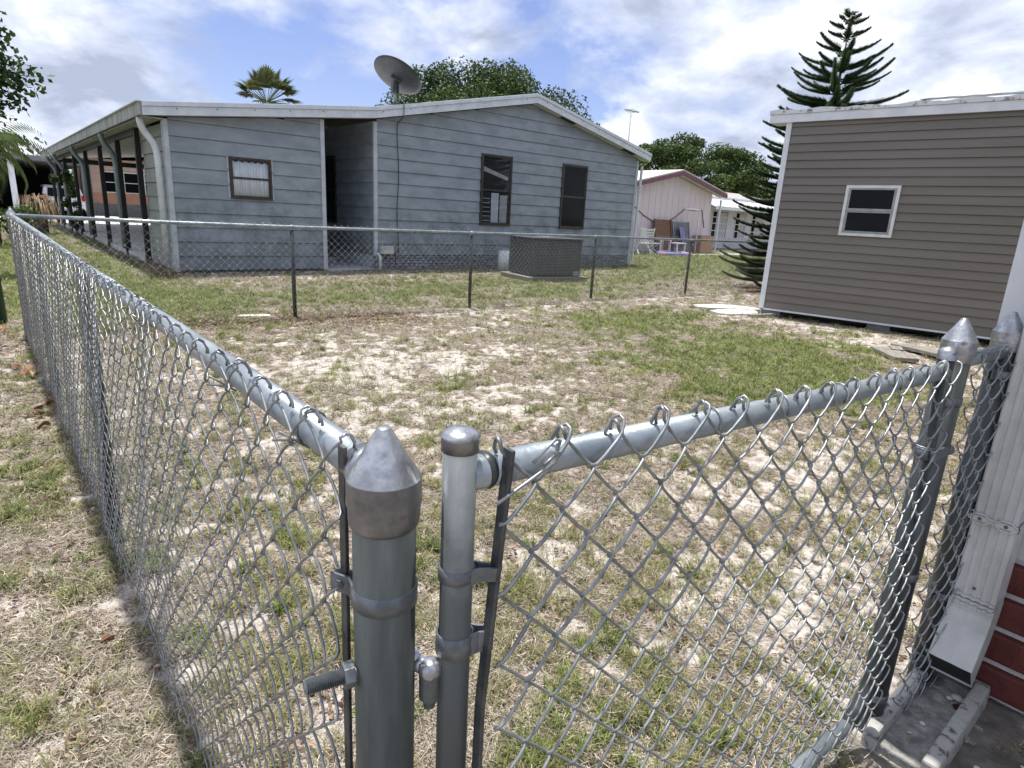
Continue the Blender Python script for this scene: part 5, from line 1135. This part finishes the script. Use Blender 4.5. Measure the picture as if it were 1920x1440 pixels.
# ------------------------------------------------------------------ neighbours on the left
def peach_house():
    k = 1.2; Y = 45.6; o = (5.0, Y, 0); t = thing('peach_house', o, 'peach coloured house with dark windows seen through the porch posts', 'house')
    x0, x1 = 5.45, 14.0
    MB(o).box(x0, x1, Y+.04, Y+8, 0, 3.3).build('wall', M['peach'], t)
    z = .75
    for i in range(4): MB(o).box(x0, x1, Y+.0, Y+.038, z+i*.155, z+i*.155+.148).build('siding_board', M['terr'], t)
    for i in range(14):
        zz = 1.36+i*.15
        if zz > 2.63 or True:
            if 1.34 < zz < 2.62: MB(o).box(x0, 5.95, Y, Y+.038, zz, zz+.143).build('siding_board', M['peach'], t)
            elif zz < 3.3: MB(o).box(x0, x1, Y, Y+.038, zz, zz+.143).build('siding_board', M['peach'], t)
    MB(o).box(x0, x1, Y-.01, Y+.038, .0, .74).build('skirt', M['grey'], t)
    for a, b in ((6.0, 7.0), (7.08, 8.1), (8.18, 9.2), (9.3, 10.3)):
        mb = MB(o); mb.box(a, a+.06, Y-.04, Y, 1.38, 2.62); mb.box(b-.06, b, Y-.04, Y, 1.38, 2.62); mb.box(a+.06, b-.06, Y-.04, Y, 1.38, 1.44); mb.box(a+.06, b-.06, Y-.04, Y, 2.56, 2.62); mb.box(a+.06, b-.06, Y-.035, Y, 1.97, 2.01); w = mb.build('window', M['winw'], t)
        MB(o).box(a+.06, b-.06, Y-.015, Y-.005, 1.44, 2.56).build('pane', M['glass'], w)
    MB(o).prism([(x0-.5, 3.25), (9.8, 3.75), (14.5, 3.2), (14.5, 3.3), (9.8, 3.88), (x0-.5, 3.37)], 'y', Y-.5, Y+8.5).build('roof', M['brownw'], t)
    MB(o).box(4.95, 5.44, Y-.1, Y+.3, 0, 3.2).build('stone_pier', M['conc'], t)
    MB(o).box(5.10, 5.28, Y-.26, Y-.11, 2.35, 2.75).build('wall_lamp', M['blackpost'], t)
    # carport
    c = thing('carport', (1.0, 44, 0), 'dark shaded flat roofed carport over the white car at far left', 'carport')
    q = (1.0, 44, 0)
    MB(q).box(-5.5, 4.93, 40.0, 52, 2.72, 2.95).build('roof', M['grey'], c); MB(q).box(-5.5, 4.9, 51.6, 51.9, 0, 2.71).build('back_wall', M['dark'], c); MB(q).box(-5.6, -5.5, 40, 52, 0, 2.7).build('side_wall', M['dark'], c)
    for x in (-1.6, 1.55): MB(q).box(x-.12, x+.12, 40.2, 40.44, 0, 2.715).build('post', M['whitet'], c)
peach_house()
def car():
    o = (3.55, 42.6, 0); t = thing('parked_car', o, 'white hatchback seen from behind, parked in the dark carport', 'car')
    # body: side profile (y,z) extruded in x, narrowing cabin
    W = .90; prof = [(-2.1, .35), (-2.18, .55), (-2.15, .95), (-2.0, 1.02), (-1.75, 1.50), (-1.5, 1.60), (.3, 1.62), (1.1, 1.10), (2.0, .98), (2.25, .7), (2.2, .35)]
    def px(z): return W*(1-.16*max(0, z-1.0)/.6)
    vs = [(sx*px(z), y, z) for sx in (-1, 1) for y, z in prof]; n = len(prof); mb = MB(); mb.add(vs, [tuple(range(n)), tuple(range(n, 2*n))[::-1]]+[(i, n+i, n+(i+1) % n, (i+1) % n) for i in range(n)]); mb.build('body', M['carp'], t, bevel=.06)
    mb = MB(); mb.add([(-.68, -2.02, 1.05), (.68, -2.02, 1.05), (.62, -1.80, 1.47), (-.62, -1.80, 1.47)], [(0, 1, 2, 3)]); q = mb.build('rear_window', M['glass'], t); s = q.modifiers.new('t', 'SOLIDIFY'); s.thickness = .02
    for sx in (-1, 1):
        mb = MB(); mb.add([(sx*.885, -1.6, 1.06), (sx*.885, .9, 1.06), (sx*.80, .35, 1.5), (sx*.80, -1.4, 1.5)], [(0, 1, 2, 3)]); q = mb.build('side_window', M['glass'], t); s = q.modifiers.new('t', 'SOLIDIFY'); s.thickness = .03; s.offset = 0
        MB().box(sx*.82-.07, sx*.82+.07, -2.19, -2.06, .85, 1.15).build('tail_light', M['redl'], t, bevel=.02)
        for y in (-1.35, 1.4):
            w = MB().lathe([(.001, -.11), (.20, -.11), (.32, -.09), (.335, 0), (.32, .09), (.20, .11), (.001, .11)], (sx*.80, y, .335), 24, d=(1, 0, 0)).build('wheel', M['rubber'], t); MB().lathe([(.001, .118), (.19, .115), (.2, .10)], (sx*.80, y, .335), 16, d=(sx, 0, 0)).build('rim', M['galv'], w)
    MB().box(-.86, .86, -2.24, -2.16, .42, .62).build('bumper', M['carp'], t, bevel=.03); MB().box(-.26, .26, -2.195, -2.18, .72, .84).build('number_plate', M['grey'], t)
car()
def extras():
    o = MB().box(-1.5, 6.33, 33.0, 45.5, -.03, .03).build('driveway', M['driveway']); o['kind'] = 'structure'
    # wood edge / mulch under the pine
    n = 24; mb = MB(); vs = [(13.2, 6.25, .05)]+[(13.2+1.25*math.cos(a)*random.uniform(.85, 1.1), 6.25+1.1*math.sin(a)*random.uniform(.85, 1.1), .004) for a in np.linspace(0, 6.283, n, endpoint=False)]
    mb.add(vs, [(0, i+1, (i+1) % n+1) for i in range(n)], True); q = mb.build('mulch', mat('reddish_mulch', (.07, .035, .025), (.17, .085, .06), sc=18, rough=.95, bump=1, bsc=60)); tag(q, 'reddish brown fallen needles around the pine base', 'mulch', kind='stuff')
    # far tree masses
    rn = random.Random(77); cs = []
    for k in range(150):
        a = R(-40)+k/149*R(160); d = 85+rn.uniform(-6, 10); cs.append((d*math.sin(a), d*math.cos(a), rn.uniform(1.0, 4.2)))
    V, Fc, T = leaf_cloud(60000, cs, [rn.uniform(2.2, 3.8) for _ in cs], .32, seed=5, shell=.3); q = fmesh('distant_trees', V, Fc, M['oak2'], tint=T); tag(q, 'dark band of distant trees along the horizon behind the houses', 'trees', kind='stuff')
    tree('oak_tree', (-4.5, 55, 0), 'dark leafy tree behind the carport at far left', 4.2, 3.4, 1.4, 40, 14000, .14, M['oak'], 15, trunk_r=.35)
extras()
